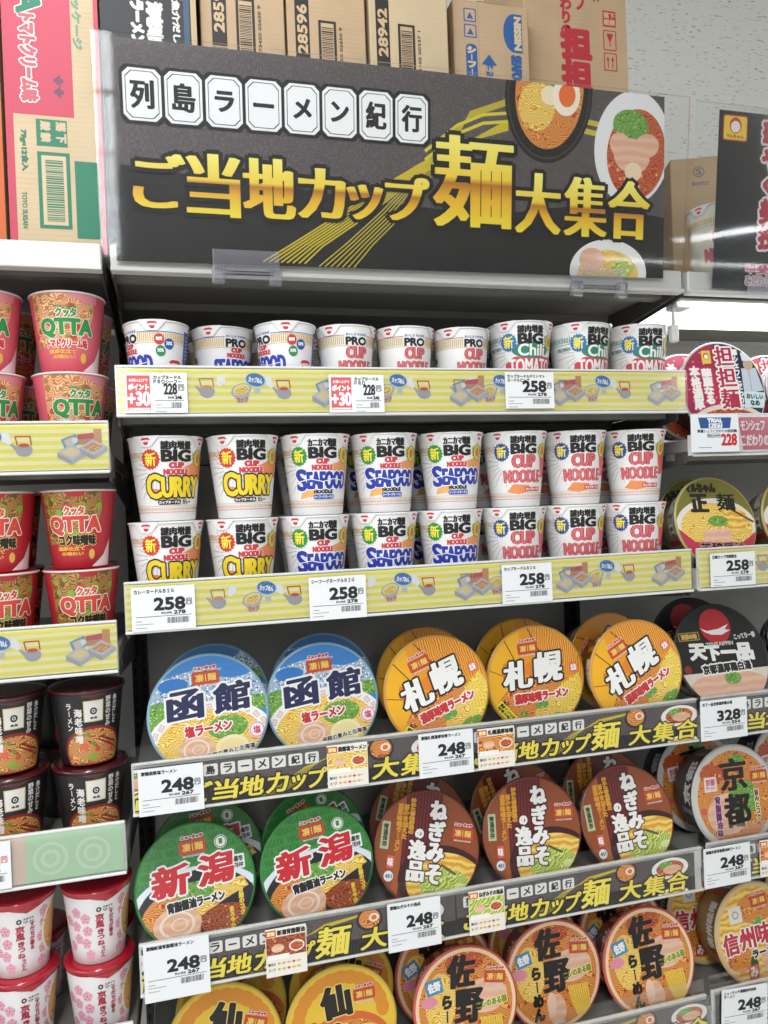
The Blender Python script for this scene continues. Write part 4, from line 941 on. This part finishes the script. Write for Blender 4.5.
# ------------------------------------------------------------------ noodle bowls (lid faces -y, root at the lid's centre)
def brush(A, ch, box, m, L, b, ol=None, rot=0, sh=0): A.text(ch, box, m, L, b, outl=ol, rot=rot, shear=sh)
W_ = lambda: P('f1efec')
def badge(A, x, y, w_, rot=0, L=8, sub=True, top=True):
    A.push(x, y, rot, w_); A.rrect(-.5, -.24, .5, .24, .05, P('c8402c'), L); A.rrect(-.46, -.2, .46, .2, .04, P('d8583c'), L+1); A.rrect(-.44, -.18, .44, .18, .03, P('c43a28'), L+2)
    A.text('凄', (-.38, -.13, -.08, .14), P('e8c860'), L+3, .014); A.text('麺', (.08, -.13, .38, .14), P('e8c860'), L+3, .014); A.rect(-.02, -.14, .02, .14, P('e8c860'), L+3)
    if top: A.text('ニュータッチ', (-.4, .31, .4, .42), P('c82c34'), L, .02, outl=[(W_(), .02)])
    if sub: A.text('NEWTOUCH SUGOMEN', (-.4, -.34, .4, -.28), P('ded4cc'), L, .006)
    A.pop()
def lower_clip(A, f): A.clip = f
CIRC = [(.985*math.cos(2*PI*i/56), .985*math.sin(2*PI*i/56)) for i in range(56)]
def swirl(A, x, y, rx, ry, L):
    A.ell(x, y, rx, ry, F_CHA, L, 32); A.ring(x, y, rx*.62, rx*.74, P('f3dcc8'), L+1, 32, ry/rx); A.ring(x+rx*.1, y, rx*.28, rx*.36, P('f0d4bc'), L+1, 24, ry/rx)
def l_hak(A):
    A.rect(-1, -1, 1, 1, P('3d84cc'), 0); A.poly([(-1, .62), (-.5, .72), (0, .8), (.5, .7), (1, .56), (1, .1), (-1, .1)], F_CIT, 1)
    A.ell(-.55, .55, .25, .12, P('2c78c4'), 2); A.ell(.5, .66, .3, .1, P('3a80c8'), 2)
    A.poly([(-1, .28), (-.75, .3), (-.4, .08), (-.4, -.1), (-1, -.2)], F_GRN, 2); A.poly([(.55, .24), (1, .2), (1, -.05), (.7, .0)], F_GRN, 2)
    A.ell(0, -.46, 1.08, .68, P('f0ece6'), 3, 48)
    for i in range(11):
        a = PI*(.12+.76*i/10); x, y = .98*math.cos(a), -.46+.59*math.sin(a); A.push(x, y, a-PI/2, .055); A.rect(-1, -.7, 1, .7, P('d8a0b0'), 4); A.rect(-.72, -.42, .72, .42, P('f0ece6'), 5); A.rect(-.4, -.15, .4, .15, P('d8a0b0'), 6); A.pop()
    A.ell(0, -.52, .92, .6, F_YEL, 4, 48); A.ell(.3, -.26, .34, .2, F_GRN, 5); swirl(A, -.26, -.56, .3, .23, 6); A.ell(.34, -.6, .28, .2, P('f1e4b8'), 6); A.ell(.34, -.61, .22, .15, P('efdca0'), 7)
    N = P('1e2450')
    for ch, bx in (('函', (-.66, -.04, -.10, .44)), ('館', (.12, .0, .70, .48))): A.text(ch, bx, N, 9, (.042, .017), outl=[(W_(), .035)], shear=.1, rot=.06)
    A.text('塩ラーメン', (-.42, -.32, .36, -.15), P('c82c38'), 9, .014, outl=[(W_(), .02)], rot=.04); badge(A, 0, .62, .46)
    A.ell(.78, -.38, .14, .14, P('f3e8ec'), 9); A.ring(.78, -.38, .11, .13, P('d890a0'), 10, 24); A.text('塩', (.72, -.44, .84, -.32), P('d04c64'), 10, .006)
    A.text('函館の恵みと北海道', (-.1, -.70, .72, -.62), P('2a2430'), 10, .004, outl=[(W_(), .01)], rot=.08)
    A.rect(-.78, -.88, -.62, -.7, P('f3e8ec'), 9); A.text('4', (-.74, -.86, -.66, -.73), P('c82c38'), 10, .01)
def l_sap(A):
    A.rect(-1, -1, 1, 1, P('eb9a20'), 0); A.poly([(-1, 1), (-.25, 1), (-.35, .1), (-.2, -.4), (-1, -.5)], P('f0b020'), 1)
    A.poly([(-.1, 1), (1, 1), (1, -.1), (.2, .1)], F_WODO, 1); A.line([(-.62, .9), (-.3, .15)], .02, P('7a3c10'), 2); A.line([(-.08, 1), (.25, .2)], .02, P('7a3c10'), 2); A.line([(-.98, .3), (-.6, .1)], .014, P('7a3c10'), 2)
    A.ell(-.62, .18, .07, .2, P('e07c28'), 2); A.ell(.0, .2, .25, .15, P('e48420'), 2)
    A.ell(.1, -.55, 1.0, .58, F_ORA, 3, 48); A.poly([(-.1, -.6), (.3, -.3), (.9, .0), (1, -.5), (.4, -.95), (-.2, -.95)], F_YEL, 4); A.ell(.05, -.5, .14, .08, F_GRN, 5); A.ell(.38, -.8, .22, .1, F_GRN, 5); A.ell(-.35, -.62, .08, .05, F_GRN, 5); A.poly([(-1, -.6), (-.7, -.3), (-.6, -.9)], P('3a2c1c'), 4)
    for i in range(7): A.line([(.52+i*.055, -.15+i*.02), (.5+i*.065, -.45), (.42+i*.07, -.72)], .026, P('f4d848'), 6)
    for ch, bx in (('札', (-.66, -.14, -.10, .38)), ('幌', (-.0, -.08, .54, .48))): A.text(ch, bx, W_(), 9, (.040, .016), outl=[(P('241c18'), .035)], shear=.08)
    A.text('濃厚味噌ラーメン', (-.5, -.42, .62, -.25), P('c8302c'), 9, .016, outl=[(W_(), .02)]); badge(A, -.12, .6, .42)
    A.push(-.66, -.6, -.9); A.rect(-.3, -.09, .32, .09, P('e8e430'), 9); A.text('濃厚でコクのある旨さ', (-.27, .005, .29, .065), P('28200c'), 10, .004); A.text('味噌の味わい', (-.27, -.065, .2, -.005), P('28200c'), 10, .004); A.pop()
    A.rrect(.72, .02, .88, .2, .02, P('e46c64'), 9); A.text('北海', (.74, .05, .86, .17), W_(), 10, .006)
def l_nii(A):
    A.rect(-1, -1, 1, 1, P('3a8c3c'), 0)
    for j in range(6):
        for i in range(5): A.text('NIIGATA', (-1.1+i*.46+(j % 2)*.2, .05+j*.155, -.72+i*.46+(j % 2)*.2, .17+j*.155), P('2c742e'), 1, (.006, .004))
    A.ell(0, -.40, 1.16, .70, P('dfe4ee'), 2, 48); A.ell(0, -.42, 1.02, .66, P('1c1c28'), 3, 48); A.ell(-.04, -.54, .94, .6, F_ORA, 4, 48)
    A.poly([(-.1, -.45), (.3, -.05), (.8, .0), (.95, -.3), (.5, -.6)], F_YEL, 5); A.ell(-.02, -.1, .32, .16, F_GRN, 6); A.poly([(.05, -.5), (.5, -.3), (.95, -.15), (1, -.8), (.3, -.95), (.0, -.8)], P('1c1c28'), 6); A.ell(.44, -.62, .42, .24, F_SOP, 7); swirl(A, -.36, -.56, .4, .28, 8)
    for ch, bx in (('新', (-.70, -.10, -.12, .38)), ('潟', (.08, -.04, .64, .44))): A.text(ch, bx, P('cc2430'), 10, (.042, .017), outl=[(W_(), .032)], shear=.1, rot=.04)
    A.text('背脂醤油ラーメン', (-.50, -.34, .46, -.19), P('201818'), 10, .012, outl=[(W_(), .018)], rot=.05); badge(A, 0, .62, .46)
    A.ell(.48, .62, .11, .11, P('f1efec'), 9); A.ring(.48, .62, .085, .1, P('3a8c3c'), 10, 24); A.rect(.45, .58, .51, .67, P('3a8c3c'), 10); A.rrect(.64, .12, .86, .36, .02, P('eef0f2'), 9); A.text('燕市', (.67, .24, .83, .33), P('243024'), 10, .006); A.text('発祥', (.67, .14, .83, .22), P('243024'), 10, .004)
    A.ell(-.7, -.82, .1, .1, P('f1efec'), 9); A.text('443', (-.77, -.85, -.63, -.79), P('444444'), 10, .006); A.rrect(-.44, -.95, -.24, -.82, .02, P('e46c84'), 9)
    A.vtext('背脂のコク', .74, -.62, -.18, .08, P('e8c840'), 10, bold=.008); A.vtext('まろやか', .56, -.8, -.45, .08, P('e8c840'), 10, bold=.008)
def l_neg(A):
    A.rect(-1, -1, 1, 1, P('944a24'), 0); A.rect(-.5, -1, .22, 1, F_WOD, 1); A.rect(-.62, -1, -.5, 1, P('a85a2c'), 1)
    A.ell(.36, -.54, .88, .62, P('3a1418'), 2, 48); A.ell(.42, -.58, .78, .54, F_YELS, 3, 48); A.ell(.40, -.60, .5, .3, F_NEG, 4); A.poly([(.3, -.24), (.6, -.38), (.57, -.42), (.27, -.28)], P('6c5c2c'), 5); A.ell(.2, -.8, .12, .09, F_GRN, 5); A.ell(.7, -.6, .12, .07, P('e0e8a0'), 5)
    A.vtext('ねぎみそ', .15, -.62, .86, .30, W_(), 8, bold=(.032, .02), outl=[(P('4a1418'), .022)])
    A.text('の', (-.26, .16, -.12, .30), W_(), 8, .02, outl=[(P('4a1418'), .016)]); A.vtext('逸品', -.2, -.60, .13, .31, W_(), 8, bold=(.030, .012), outl=[(P('4a1418'), .02)])
    A.vtext('炒めた香味野菜の', -.36, .2, .84, .1, P('e0a030'), 6, bold=.008); A.vtext('旨みを加えた', -.48, .1, .72, .1, P('e0a030'), 6, bold=.008); A.vtext('濃厚味噌ラーメン', -.6, -.12, .72, .1, P('e0a030'), 6, bold=.008)
    badge(A, .66, .32, .42); A.rrect(-.92, -.1, -.76, .38, .01, P('b8c098'), 6); A.vtext('常温保存', -.84, -.06, .34, .09, P('3c4430'), 7, bold=.006)
    A.rrect(-.76, -.42, -.62, -.2, .02, P('d85c54'), 6); A.text('味', (-.74, -.38, -.64, -.24), W_(), 7, .006); A.ell(-.7, -.55, .09, .09, P('dfe4e8'), 6); A.text('451', (-.76, -.58, -.64, -.52), P('44606c'), 7, .005)
def l_sen(A):
    A.rect(-1, -1, 1, 1, P('ecc23a'), 0)
    for i in range(14): a = PI*i/13; A.ell(.78*math.cos(a), .1+.72*math.sin(a), .12, .16, P('e09028'), 1, rot=a)
    A.ell(0, -.45, .86, .66, P('d8682c'), 2, 48); A.ell(0, -.5, .78, .58, F_ORA, 3, 48); A.ell(.35, -.3, .35, .22, F_YEL, 4); swirl(A, -.35, -.5, .3, .25, 4)
    A.text('仙', (-.3, .16, .2, .7), P('1c1414'), 8, (.046, .02), outl=[(P('f3d870'), .02)]); A.text('台', (-.28, -.44, .2, .06), P('1c1414'), 8, (.046, .02), outl=[(P('f3d870'), .02)])
    A.vtext('辛味噌ラーメン', -.5, -.5, .2, .1, P('d8481c'), 7, bold=.01); badge(A, .48, .42, .4, rot=-.1)
def l_sano(A):
    A.rect(-1, -1, 1, 1, P('f0d0a8'), 0); A.ell(0, 0, .92, .92, F_ORA, 1, 56); A.ell(.38, .12, .44, .3, F_CHA, 2); A.ell(-.5, .1, .3, .5, F_YEL, 2); A.ell(.0, .75, .4, .16, F_RED, 2)
    A.push(.48, -.45); 
    for i in range(9): A.line([(-.2+i*.05, .2), (-.14+i*.045, -.08), (-.04+i*.03, -.36)], .036, P('ecc84c'), 5)
    A.pop(); A.ell(0, -.62, .2, .28, F_CHA, 3); A.ell(-.1, -.5, .1, .2, P('f0c8b0'), 4)
    for k, (ch, bx) in enumerate((('佐', (-.34, .32, .16, .86)), ('野', (-.20, -.30, .30, .26)))): A.text(ch, bx, P('181212'), 8, (.046, .022), shear=.05)
    A.vtext('らーめん', -.38, -.78, .22, .2, P('181212'), 8, bold=(.026, .02)); badge(A, .58, .42, .42, rot=-.12)
    A.push(.5, -.02, .12); A.text('コシのある麺', (-.3, -.05, .3, .07), P('8c9420'), 7, .01, outl=[(P('f3e8b0'), .012)]); A.pop()
    A.push(-.62, .38, .2); A.rrect(-.16, -.13, .16, .13, .02, P('4888b8'), 7); A.text('佐野', (-.12, -.08, .12, .08), W_(), 8, .01); A.pop(); A.ell(-.72, .12, .16, .1, P('e08ca0'), 6)
    A.rect(-.12, -.95, .14, -.86, P('e8e8e4'), 7); barcode2(A, -.1, -.94, .12, -.87, 8)
def barcode2(A, x0, y0, x1, y1, L):
    x = x0; i = 0
    while x < x1: A.rect(x, y0, x+.008, y1, P('222222'), L); x += (.014, .02, .017)[i % 3]; i += 1
def l_tan(A):
    A.rect(-1, -1, 1, 1, P('1a2638'), 0); A.poly([(-1, 1), (-.1, 1), (-.04, .2), (-.1, -.3), (-.5, -1), (-1, -1)], P('a82a4c'), 1); A.poly([(-.4, .5), (-.08, .3), (.0, -.3), (-.5, -.45)], P('c02c50'), 2)
    for i in range(14): A.ell(-.95+(i*.37) % .8, .9-(i*.53) % 1.3, .025, .018, P('e0a0b0'), 3, n=8)
    A.ell(0, -.86, 1.0, .56, P('e4dcd4'), 3, 48); A.ell(0, -.9, .96, .5, F_RED, 4, 48); A.ell(-.35, -.62, .32, .14, F_ORA, 5); A.ell(.18, -.62, .18, .13, F_GRN, 6); A.ell(.6, -.66, .28, .14, F_ORA, 5)
    A.vtext('担担麺', .12, -.42, .94, .42, P('b82846'), 8, bold=(.020, .008), outl=[(W_(), .035)])
    A.vtext('華麗なる', -.36, -.3, .46, .22, W_(), 7, bold=.018, outl=[(P('c83c5c'), .022)]); A.vtext('本格濃厚', -.64, -.4, .52, .22, W_(), 7, bold=.018, outl=[(P('c83c5c'), .022)]); A.vtext('華シェフこだわりの', .4, -.46, .86, .11, W_(), 7, bold=.01, outl=[(P('2c4468'), .012)])
    A.rrect(-.42, .56, -.2, .84, .03, P('e8c840'), 8); A.ell(-.31, .72, .07, .07, P('c83028'), 9); A.ell(-.31, .71, .05, .05, W_(), 10)
    A.ell(.68, .52, .12, .12, P('c8a890'), 7); A.poly([(.5, .44), (.86, .44), (.97, -.05), (.48, -.1)], P('c8d0dc'), 6); A.poly([(.55, .6), (.81, .6), (.83, .8), (.53, .78)], P('dfe4ea'), 8); A.line([(.68, .4), (.68, -.05)], .02, P('9ca8b8'), 7)
    A.push(.70, -.24, -.08); A.rrect(-.24, -.17, .28, .17, .02, P('d4e6ec'), 9); A.text('おいしい', (-.18, .02, .22, .12), P('203038'), 10, .008); A.text('なめ', (-.1, -.12, .12, -.01), P('203038'), 10, .008); A.pop()
def l_sei(A):
    A.rect(-1, -1, 1, 1, P('7c7630'), 0); A.ell(0, -.12, 1.02, .66, P('e8e2d4'), 1, 48); A.ell(0, -.14, .9, .57, F_YEL, 2, 48); A.ell(.5, .06, .32, .26, F_YELS, 3)
    A.poly([(-.35, -.18), (.3, -.14), (.36, -.42), (-.38, -.44)], F_CHA, 4); A.ell(.05, .02, .26, .12, F_GRN, 5); A.poly([(-1, -.12), (-.6, -.44), (.6, -.46), (1, -.2), (1, -1), (-1, -1)], P('c03450'), 6)
    A.text('マルちゃん', (-.66, .68, .1, .86), P('1c1a14'), 7, .026); A.text('正', (-.56, .24, -.16, .62), P('1c1a14'), 7, (.04, .024)); A.text('麺', (.1, .26, .54, .64), P('1c1a14'), 7, (.02, .007))
    A.text('芳醇醤油', (-.5, -.72, .62, -.46), P('1c1414'), 9, .009, outl=[(P('e8a8a8'), .012)]); A.line([(.4, .3), (.95, 0)], .05, P('7c3424'), 4)
def l_ten(A):
    A.rect(-1, -1, 1, 1, P('1c1a1c'), 0); A.ell(0, .58, .34, .34, P('c02a32'), 1, 40)
    A.poly([(-.34, .56), (-.2, .5), (.05, .52), (.3, .6), (.2, .5), (.32, .48), (.1, .4), (-.12, .42), (-.26, .48)], W_(), 2)
    for ch, bx in (('天', (-.68, -.02, -.36, .26)), ('下', (-.34, -.06, -.06, .2)), ('一', (.0, .04, .3, .10)), ('品', (.34, -.1, .68, .2))): A.text(ch, bx, W_(), 3, (.035, .026), rot=-.04)
    A.text('TENKAIPPIN', (-.3, .2, .3, .27), P('c8c4c4'), 3, .006); A.rect(-.86, .34, -.4, .5, P('b89444'), 2); A.rect(-.84, .36, -.42, .48, P('1c1a1c'), 3); A.text('京都の味', (-.8, .375, -.46, .465), P('d8b45c'), 4, .01)
    A.text('こってり一番', (.36, .3, .84, .4), P('dcd8d4'), 3, .008, rot=.05)
    A.rect(-1, -1, 1, -.28, P('ddd4c4'), 2); A.ell(.0, -.62, .9, .34, F_CHA, 3, 48); A.ell(.1, -.42, .18, .12, F_GRN, 5); A.text('京都濃厚鶏白湯', (-.5, -.30, .56, -.14), P('2a2224'), 7, .012, outl=[(W_(), .025)], rot=.02)
    A.ell(-.82, -.2, .08, .08, P('8c2c24'), 6)
def l_kyo(A):
    A.rect(-1, -1, 1, 1, P('cfcdc8'), 0); A.ell(0, 0, .9, .9, F_ORA, 1, 56); A.ell(-.2, -.3, .5, .4, F_CHA, 2); A.ell(.2, -.02, .36, .34, F_GRN, 3); A.ell(.1, .72, .2, .1, F_GRN, 3); A.ell(-.5, .5, .3, .2, F_RED, 2)
    A.text('京', (-.3, .14, .3, .74), P('1a1412'), 8, (.040, .018)); A.text('都', (-.28, -.56, .32, .06), P('1a1412'), 8, (.040, .018)); badge(A, .62, .36, .42)
    A.vtext('背脂醤油味', -.44, -.72, .06, .13, P('6c2c6c'), 7, bold=.01, outl=[(P('f0dcd0'), .012)]); A.rrect(-.72, .16, -.42, .44, .01, P('e4dcdc'), 7); A.text('京都', (-.68, .28, -.46, .4), P('c85c64'), 8, .006); A.text('ラーメン', (-.68, .2, -.46, .26), P('c85c64'), 8, .004)
    A.vtext('旨みとコク', .52, -.5, .1, .1, P('3a2018'), 7, bold=.006, outl=[(P('f0dcb0'), .02)]); A.ell(-.78, -.2, .07, .07, P('d85c54'), 7)
def l_shi(A):
    A.rect(-1, -1, 1, 1, P('dcbc8c'), 0); A.ell(0, 0, .92, .92, F_YELS, 1, 56); A.ell(.1, .5, .5, .3, F_ORA, 2); A.ell(.4, -.5, .4, .3, F_CHA, 2); A.ell(.1, .18, .16, .12, F_GRN, 3); A.ell(-.5, -.4, .3, .24, F_ORA, 2); A.ell(-.2, -.6, .1, .2, P('2c5c34'), 3)
    for i, ch in enumerate('信州味噌'): A.text(ch, (-.86+i*.42, -.26+i*.02, -.5+i*.42, .14+i*.02), P('c03444'), 8, (.024, .016), outl=[(W_(), .026)])
    A.text('ラーメン', (-.2, -.44, .5, -.3), P('241c18'), 8, .014, outl=[(W_(), .016)]); badge(A, .2, .62, .42); A.rrect(-.6, .3, -.28, .62, .01, P('e4e0dc'), 7); A.ring(-.44, .46, .05, .08, P('b8a46c'), 8, 16); A.rrect(-.38, -.82, -.12, -.56, .02, P('cc4c30'), 7); A.text('み', (-.34, -.78, -.16, -.6), W_(), 8, .01); A.vtext('信州のみそ', -.78, -.5, -.1, .09, P('c85c70'), 7, bold=.006)
F_WODO = food('picture_orange_noodle_lift', ['c8641c', 'e89428', 'f0b848'], 60, 2.5, [], stretch=(1, 1, .2), rot=PI/2-.4)
F_YELS = food('picture_yellow_soup', ['dc9c34', 'eec050', 'f4d878'], 18, 5, [])

def make_bowl(label, artfn, side, rim, R=88, D=72, rb=62, sideart=None, sheen=.5):
    t = thing('noodle_bowl', label, 'noodle bowl'); k = .001; RX = Matrix.Rotation(PI/2, 4, 'X')   # +z of the lathe becomes -y
    b = MB(); ms = P(side)
    b.lathe([((rb-5)*k, -(D-3)*k), ((rb-2)*k, -D*k), (rb*k, -(D-1.5)*k), ((rb+5)*k, -(D*.62)*k), ((R-13)*k, -(D*.3)*k), ((R-5.5)*k, -12*k), ((R-4.5)*k, -4*k)], ms, 64, RX)
    b.disc((rb-5)*k, -(D-3)*k, ms, 48, RX)
    if sideart:
        A = Art(1); sideart(A)
        def fs(u, v, L):
            a = u/R; f_ = v/D; r = (R-5)*(1-f_)+(rb+1)*f_+1.6+L*.1; return (r*math.sin(a)*k, v*k, r*math.cos(a)*k)
        b.art(A, fs, 4)
    b.build('bowl_body', t)
    b = MB(); mr = mat(rim, .35, .4)
    b.lathe([((R-2.2+2.2*math.cos(i*PI/4))*k, (-2.6+2.2*math.sin(i*PI/4))*k) for i in range(8)], mr, 72, RX, close=True); b.build('rim', t)
    b = MB(); ml = P(rim)
    b.lathe([((R-.4)*k, -2.2*k), ((R-1.6)*k, -.6*k), ((R-3.2)*k, -.1*k)], ml, 72, RX); b.disc((R-3.2)*k, -.1*k, ml, 72, RX)
    A = Art(1); A.clip = CIRC; artfn(A); kk = (R-2.6)*k
    b.art(A, lambda x, y, L: (x*kk, -L*.00009, y*kk)); b.build('lid', t)
    return t
def sa_plain(c, words, c2='f0ece6'):
    def f(A):
        for a in (-150, -30, 90, 210): A.text(words, (a, 14, a+84, 34), P(c2), 1, 1.2); A.rect(a-20, 10, a-8, 46, P(c), 1)
    return f
TYPES = {
 'hak': (l_hak, '2a5c94', '8fb4cc', 'blue harbour-view lid', sa_plain('1e3c6c', '函館塩ラーメン')),
 'sap': (l_sap, 'a86418', 'c99440', 'orange lid with white characters', sa_plain('d89c28', '札幌味噌')),
 'nii': (l_nii, '26642a', '35803a', 'green lid with red characters', sa_plain('1c4a20', '新潟背脂醤油')),
 'neg': (l_neg, '5c2014', '7c4430', 'dark red wooden lid with white vertical characters', sa_plain('3c1414', 'ねぎみそ')),
 'sen': (l_sen, 'b88c20', 'd8b84c', 'yellow lid with black vertical characters', sa_plain('c05c1c', '仙台辛味噌')),
 'sano': (l_sano, 'a83c30', 'c8564c', 'red-rimmed lid with black brushed characters', sa_plain('d8a060', '佐野らーめん')),
 'tan': (l_tan, '2a2a30', 'c0bcc0', 'pink and navy lid', sa_plain('b83454', '担担麺')),
 'sei': (l_sei, 'c8b88c', 'b4a868', 'gold and red lid with black characters', sa_plain('c03450', '正麺')),
 'ten': (l_ten, '1c1a1c', '38363a', 'black lid with red disc', sa_plain('8c2c24', '天下一品')),
 'kyo': (l_kyo, '55565a', 'c4c2be', 'grey rim and black brushed characters', sa_plain('8c8c8c', '京都')),
 'shi': (l_shi, 'b08c58', 'd0b080', 'beige lid with red characters', sa_plain('c8504c', '信州味噌')),
}
BO = {}
def bowl(kind, x, y, zs, label, tilt=9, yaw=0, roll=0, group=None, lift=0):
    fn, side, rim, desc, sa = TYPES[kind]; R = {'ten': .095, 'tan': .087, 'sei': .082, 'kyo': .09}.get(kind, .087)
    if kind not in BO: BO[kind] = o = make_bowl('', fn, side, rim, R*1000, 66 if kind == 'ten' else 72, 71 if kind in ('kyo', 'shi') else 62, sa)
    else: o = copy_tree(BO[kind])
    a = math.radians(tilt)
    M = Matrix.Translation((x, y+R*math.sin(a), Z0+zs-.0055+R*math.cos(a)+.0004+lift)) @ Matrix.Rotation(math.radians(yaw), 4, 'Z') @ Matrix.Rotation(-a, 4, 'X') @ Matrix.Rotation(-math.radians(roll), 4, 'Y')
    o.matrix_world = M; o['label'] = label
    if group: o['group'] = group
    return o
G3, G4, G5 = -.5427, -.7902, -1.037
gh = 'blue-lidded salt ramen bowls'; gs = 'orange-lidded miso ramen bowls'; gn = 'green-lidded ramen bowls'; gm = 'dark red leek miso bowls'; go_ = 'red-rimmed bowls with black characters'; ge = 'yellow-lidded bowls on the lowest rail'
hb = 'noodle bowl with blue harbour-view lid, '
bowl('hak', -.338, .028, G3, hb+'front one at the left end of the shelf', 9, roll=3, group=gh)
bowl('hak', -.168, .042, G3, hb+'front one beside the orange bowls', 7, roll=4, group=gh)
bowl('hak', -.327, .114, G3, hb+'behind the left front one', 9, roll=20, group=gh)
bowl('hak', -.152, .130, G3, hb+'behind the right front one', 7, roll=-8, group=gh)
hs = 'noodle bowl with orange lid, '
bowl('sap', .010, .025, G3, hs+'front left of the three and turned slightly', 8, roll=20, group=gs)
bowl('sap', .184, .040, G3, hs+'front middle of the three', 5, roll=3, group=gs)
bowl('sap', .353, .014, G3, hs+'front right of the three and strongly turned', 5, roll=28, group=gs)
bowl('sap', .020, .108, G3, hs+'behind the front left one', 8, roll=10, group=gs)
bowl('sap', .194, .124, G3, hs+'behind the front middle one', 5, roll=-14, group=gs)
bowl('sap', .362, .106, G3, hs+'behind the front right one', 6, yaw=6, roll=50, group=gs)
hn = 'noodle bowl with green lid, '
bowl('nii', -.366, .028, G4, hn+'front one at the left end of the shelf', 17, roll=3, group=gn)
bowl('nii', -.187, .035, G4, hn+'front one beside the dark red bowls', 8, roll=7, group=gn)
bowl('nii', -.346, .116, G4, hn+'behind the left front one', 16, roll=8, group=gn)
bowl('nii', -.178, .118, G4, hn+'behind the right front one', 7, yaw=5, roll=24, group=gn)
hm = 'dark red noodle bowl with white vertical characters, '
bowl('neg', -.010, .028, G4, hm+'front left and turned clockwise', 18, roll=-14, group=gm)
bowl('neg', .168, .028, G4, hm+'front middle of the three', 13, roll=-4, group=gm)
bowl('neg', .343, .022, G4, hm+'front right of the three', 17, roll=2, group=gm)
bowl('neg', .004, .114, G4, hm+'behind the front left one', 18, roll=-20, group=gm)
bowl('neg', .180, .114, G4, hm+'behind the front middle one', 13, roll=14, group=gm)
bowl('neg', .356, .110, G4, hm+'behind the front right one', 17, roll=-6, group=gm)
he = 'yellow-lidded noodle bowl with black characters, '
bowl('sen', -.335, .026, G5, he+'front left at the bottom edge', 17, roll=-12, group=ge)
bowl('sen', -.160, .034, G5, he+'front right at the bottom edge', 6, roll=6, group=ge)
bowl('sen', -.318, .116, G5, he+'behind the front left one', 14, roll=22, group=ge)
bowl('sen', -.142, .115, G5, he+'behind the front right one', 8, roll=-20, group=ge)
ho = 'red-rimmed noodle bowl with black characters, '
bowl('sano', .036, .018, G5, ho+'front left of the three', 8, roll=-3, group=go_)
bowl('sano', .200, .043, G5, ho+'front middle of the three', 8, roll=0, group=go_)
bowl('sano', .370, .020, G5, ho+'front right of the three', 13, roll=2, group=go_)
bowl('sano', .030, .100, G5, ho+'behind the front left one', 8, roll=14, group=go_)
bowl('sano', .205, .128, G5, ho+'behind the front middle one', 8, roll=-20, group=go_)
bowl('sano', .372, .108, G5, ho+'behind the front right one', 11, roll=20, group=go_)
# right bay
gt = 'pink and navy lidded bowls'; gk = 'grey-rimmed bowls'; gb = 'black-lidded bowls'; gg = 'gold-lidded bowls'; gv = 'beige bowls'
R1, R2, R3, R4, R5 = -.072, -.295, -.5427, -.787, -1.034
ht = 'noodle bowl with pink and navy lid, '
bowl('tan', .556, .030, R1, ht+'front one above the tag with the blue header', 8, yaw=0, roll=2, group=gt)
bowl('tan', .745, .040, R1, ht+'cut by the right edge of the picture', 10, roll=0, group=gt)
bowl('tan', .553, .112, R1, ht+'leaning behind the front one', 12, roll=-30, group=gt)
bowl('tan', .745, .125, R1, ht+'behind the one at the right edge', 10, roll=6, group=gt)
hg = 'noodle bowl with gold and red lid, '
bowl('sei', .533, .024, R2, hg+'front one beside the tall red-lettered cups', 14, roll=-2, group=gg)
bowl('sei', .712, .028, R2, hg+'front one cut by the right edge', 12, roll=-4, group=gg)
bowl('sei', .560, .112, R2, hg+'behind the one beside the cups', 12, roll=20, group=gg)
hk = 'large noodle bowl with black lid and red disc, '
bowl('ten', .550, .028, R3, hk+'the front one', 20, roll=0, group=gb)
bowl('ten', .766, .060, R3, hk+'at the right edge of the picture', 16, yaw=0, roll=0, group=gb)
bowl('ten', .560, .112, R3, hk+'behind the front one', 18, roll=14, group=gb)
hy = 'noodle bowl with grey rim and black characters, '
bowl('kyo', .552, .030, R4, hy+'the front one', 8, yaw=3, roll=-2, group=gk)
bowl('kyo', .543, .114, R4, hy+'directly behind the front one', 9, yaw=3, roll=6, group=gk)
bowl('kyo', .745, .110, R4, hy+'at the right edge behind', 10, yaw=5, roll=6, group=gk)
hv = 'beige noodle bowl with red characters, '
bowl('shi', .592, .032, R5, hv+'the front one in the lower right corner', 11, yaw=2, roll=3, group=gv)
bowl('shi', .552, .114, R5, hv+'directly behind the front one', 10, yaw=2, roll=-4, group=gv)
bowl('shi', .775, .125, R5, hv+'behind at the right edge', 8, yaw=0, roll=6, group=gv)
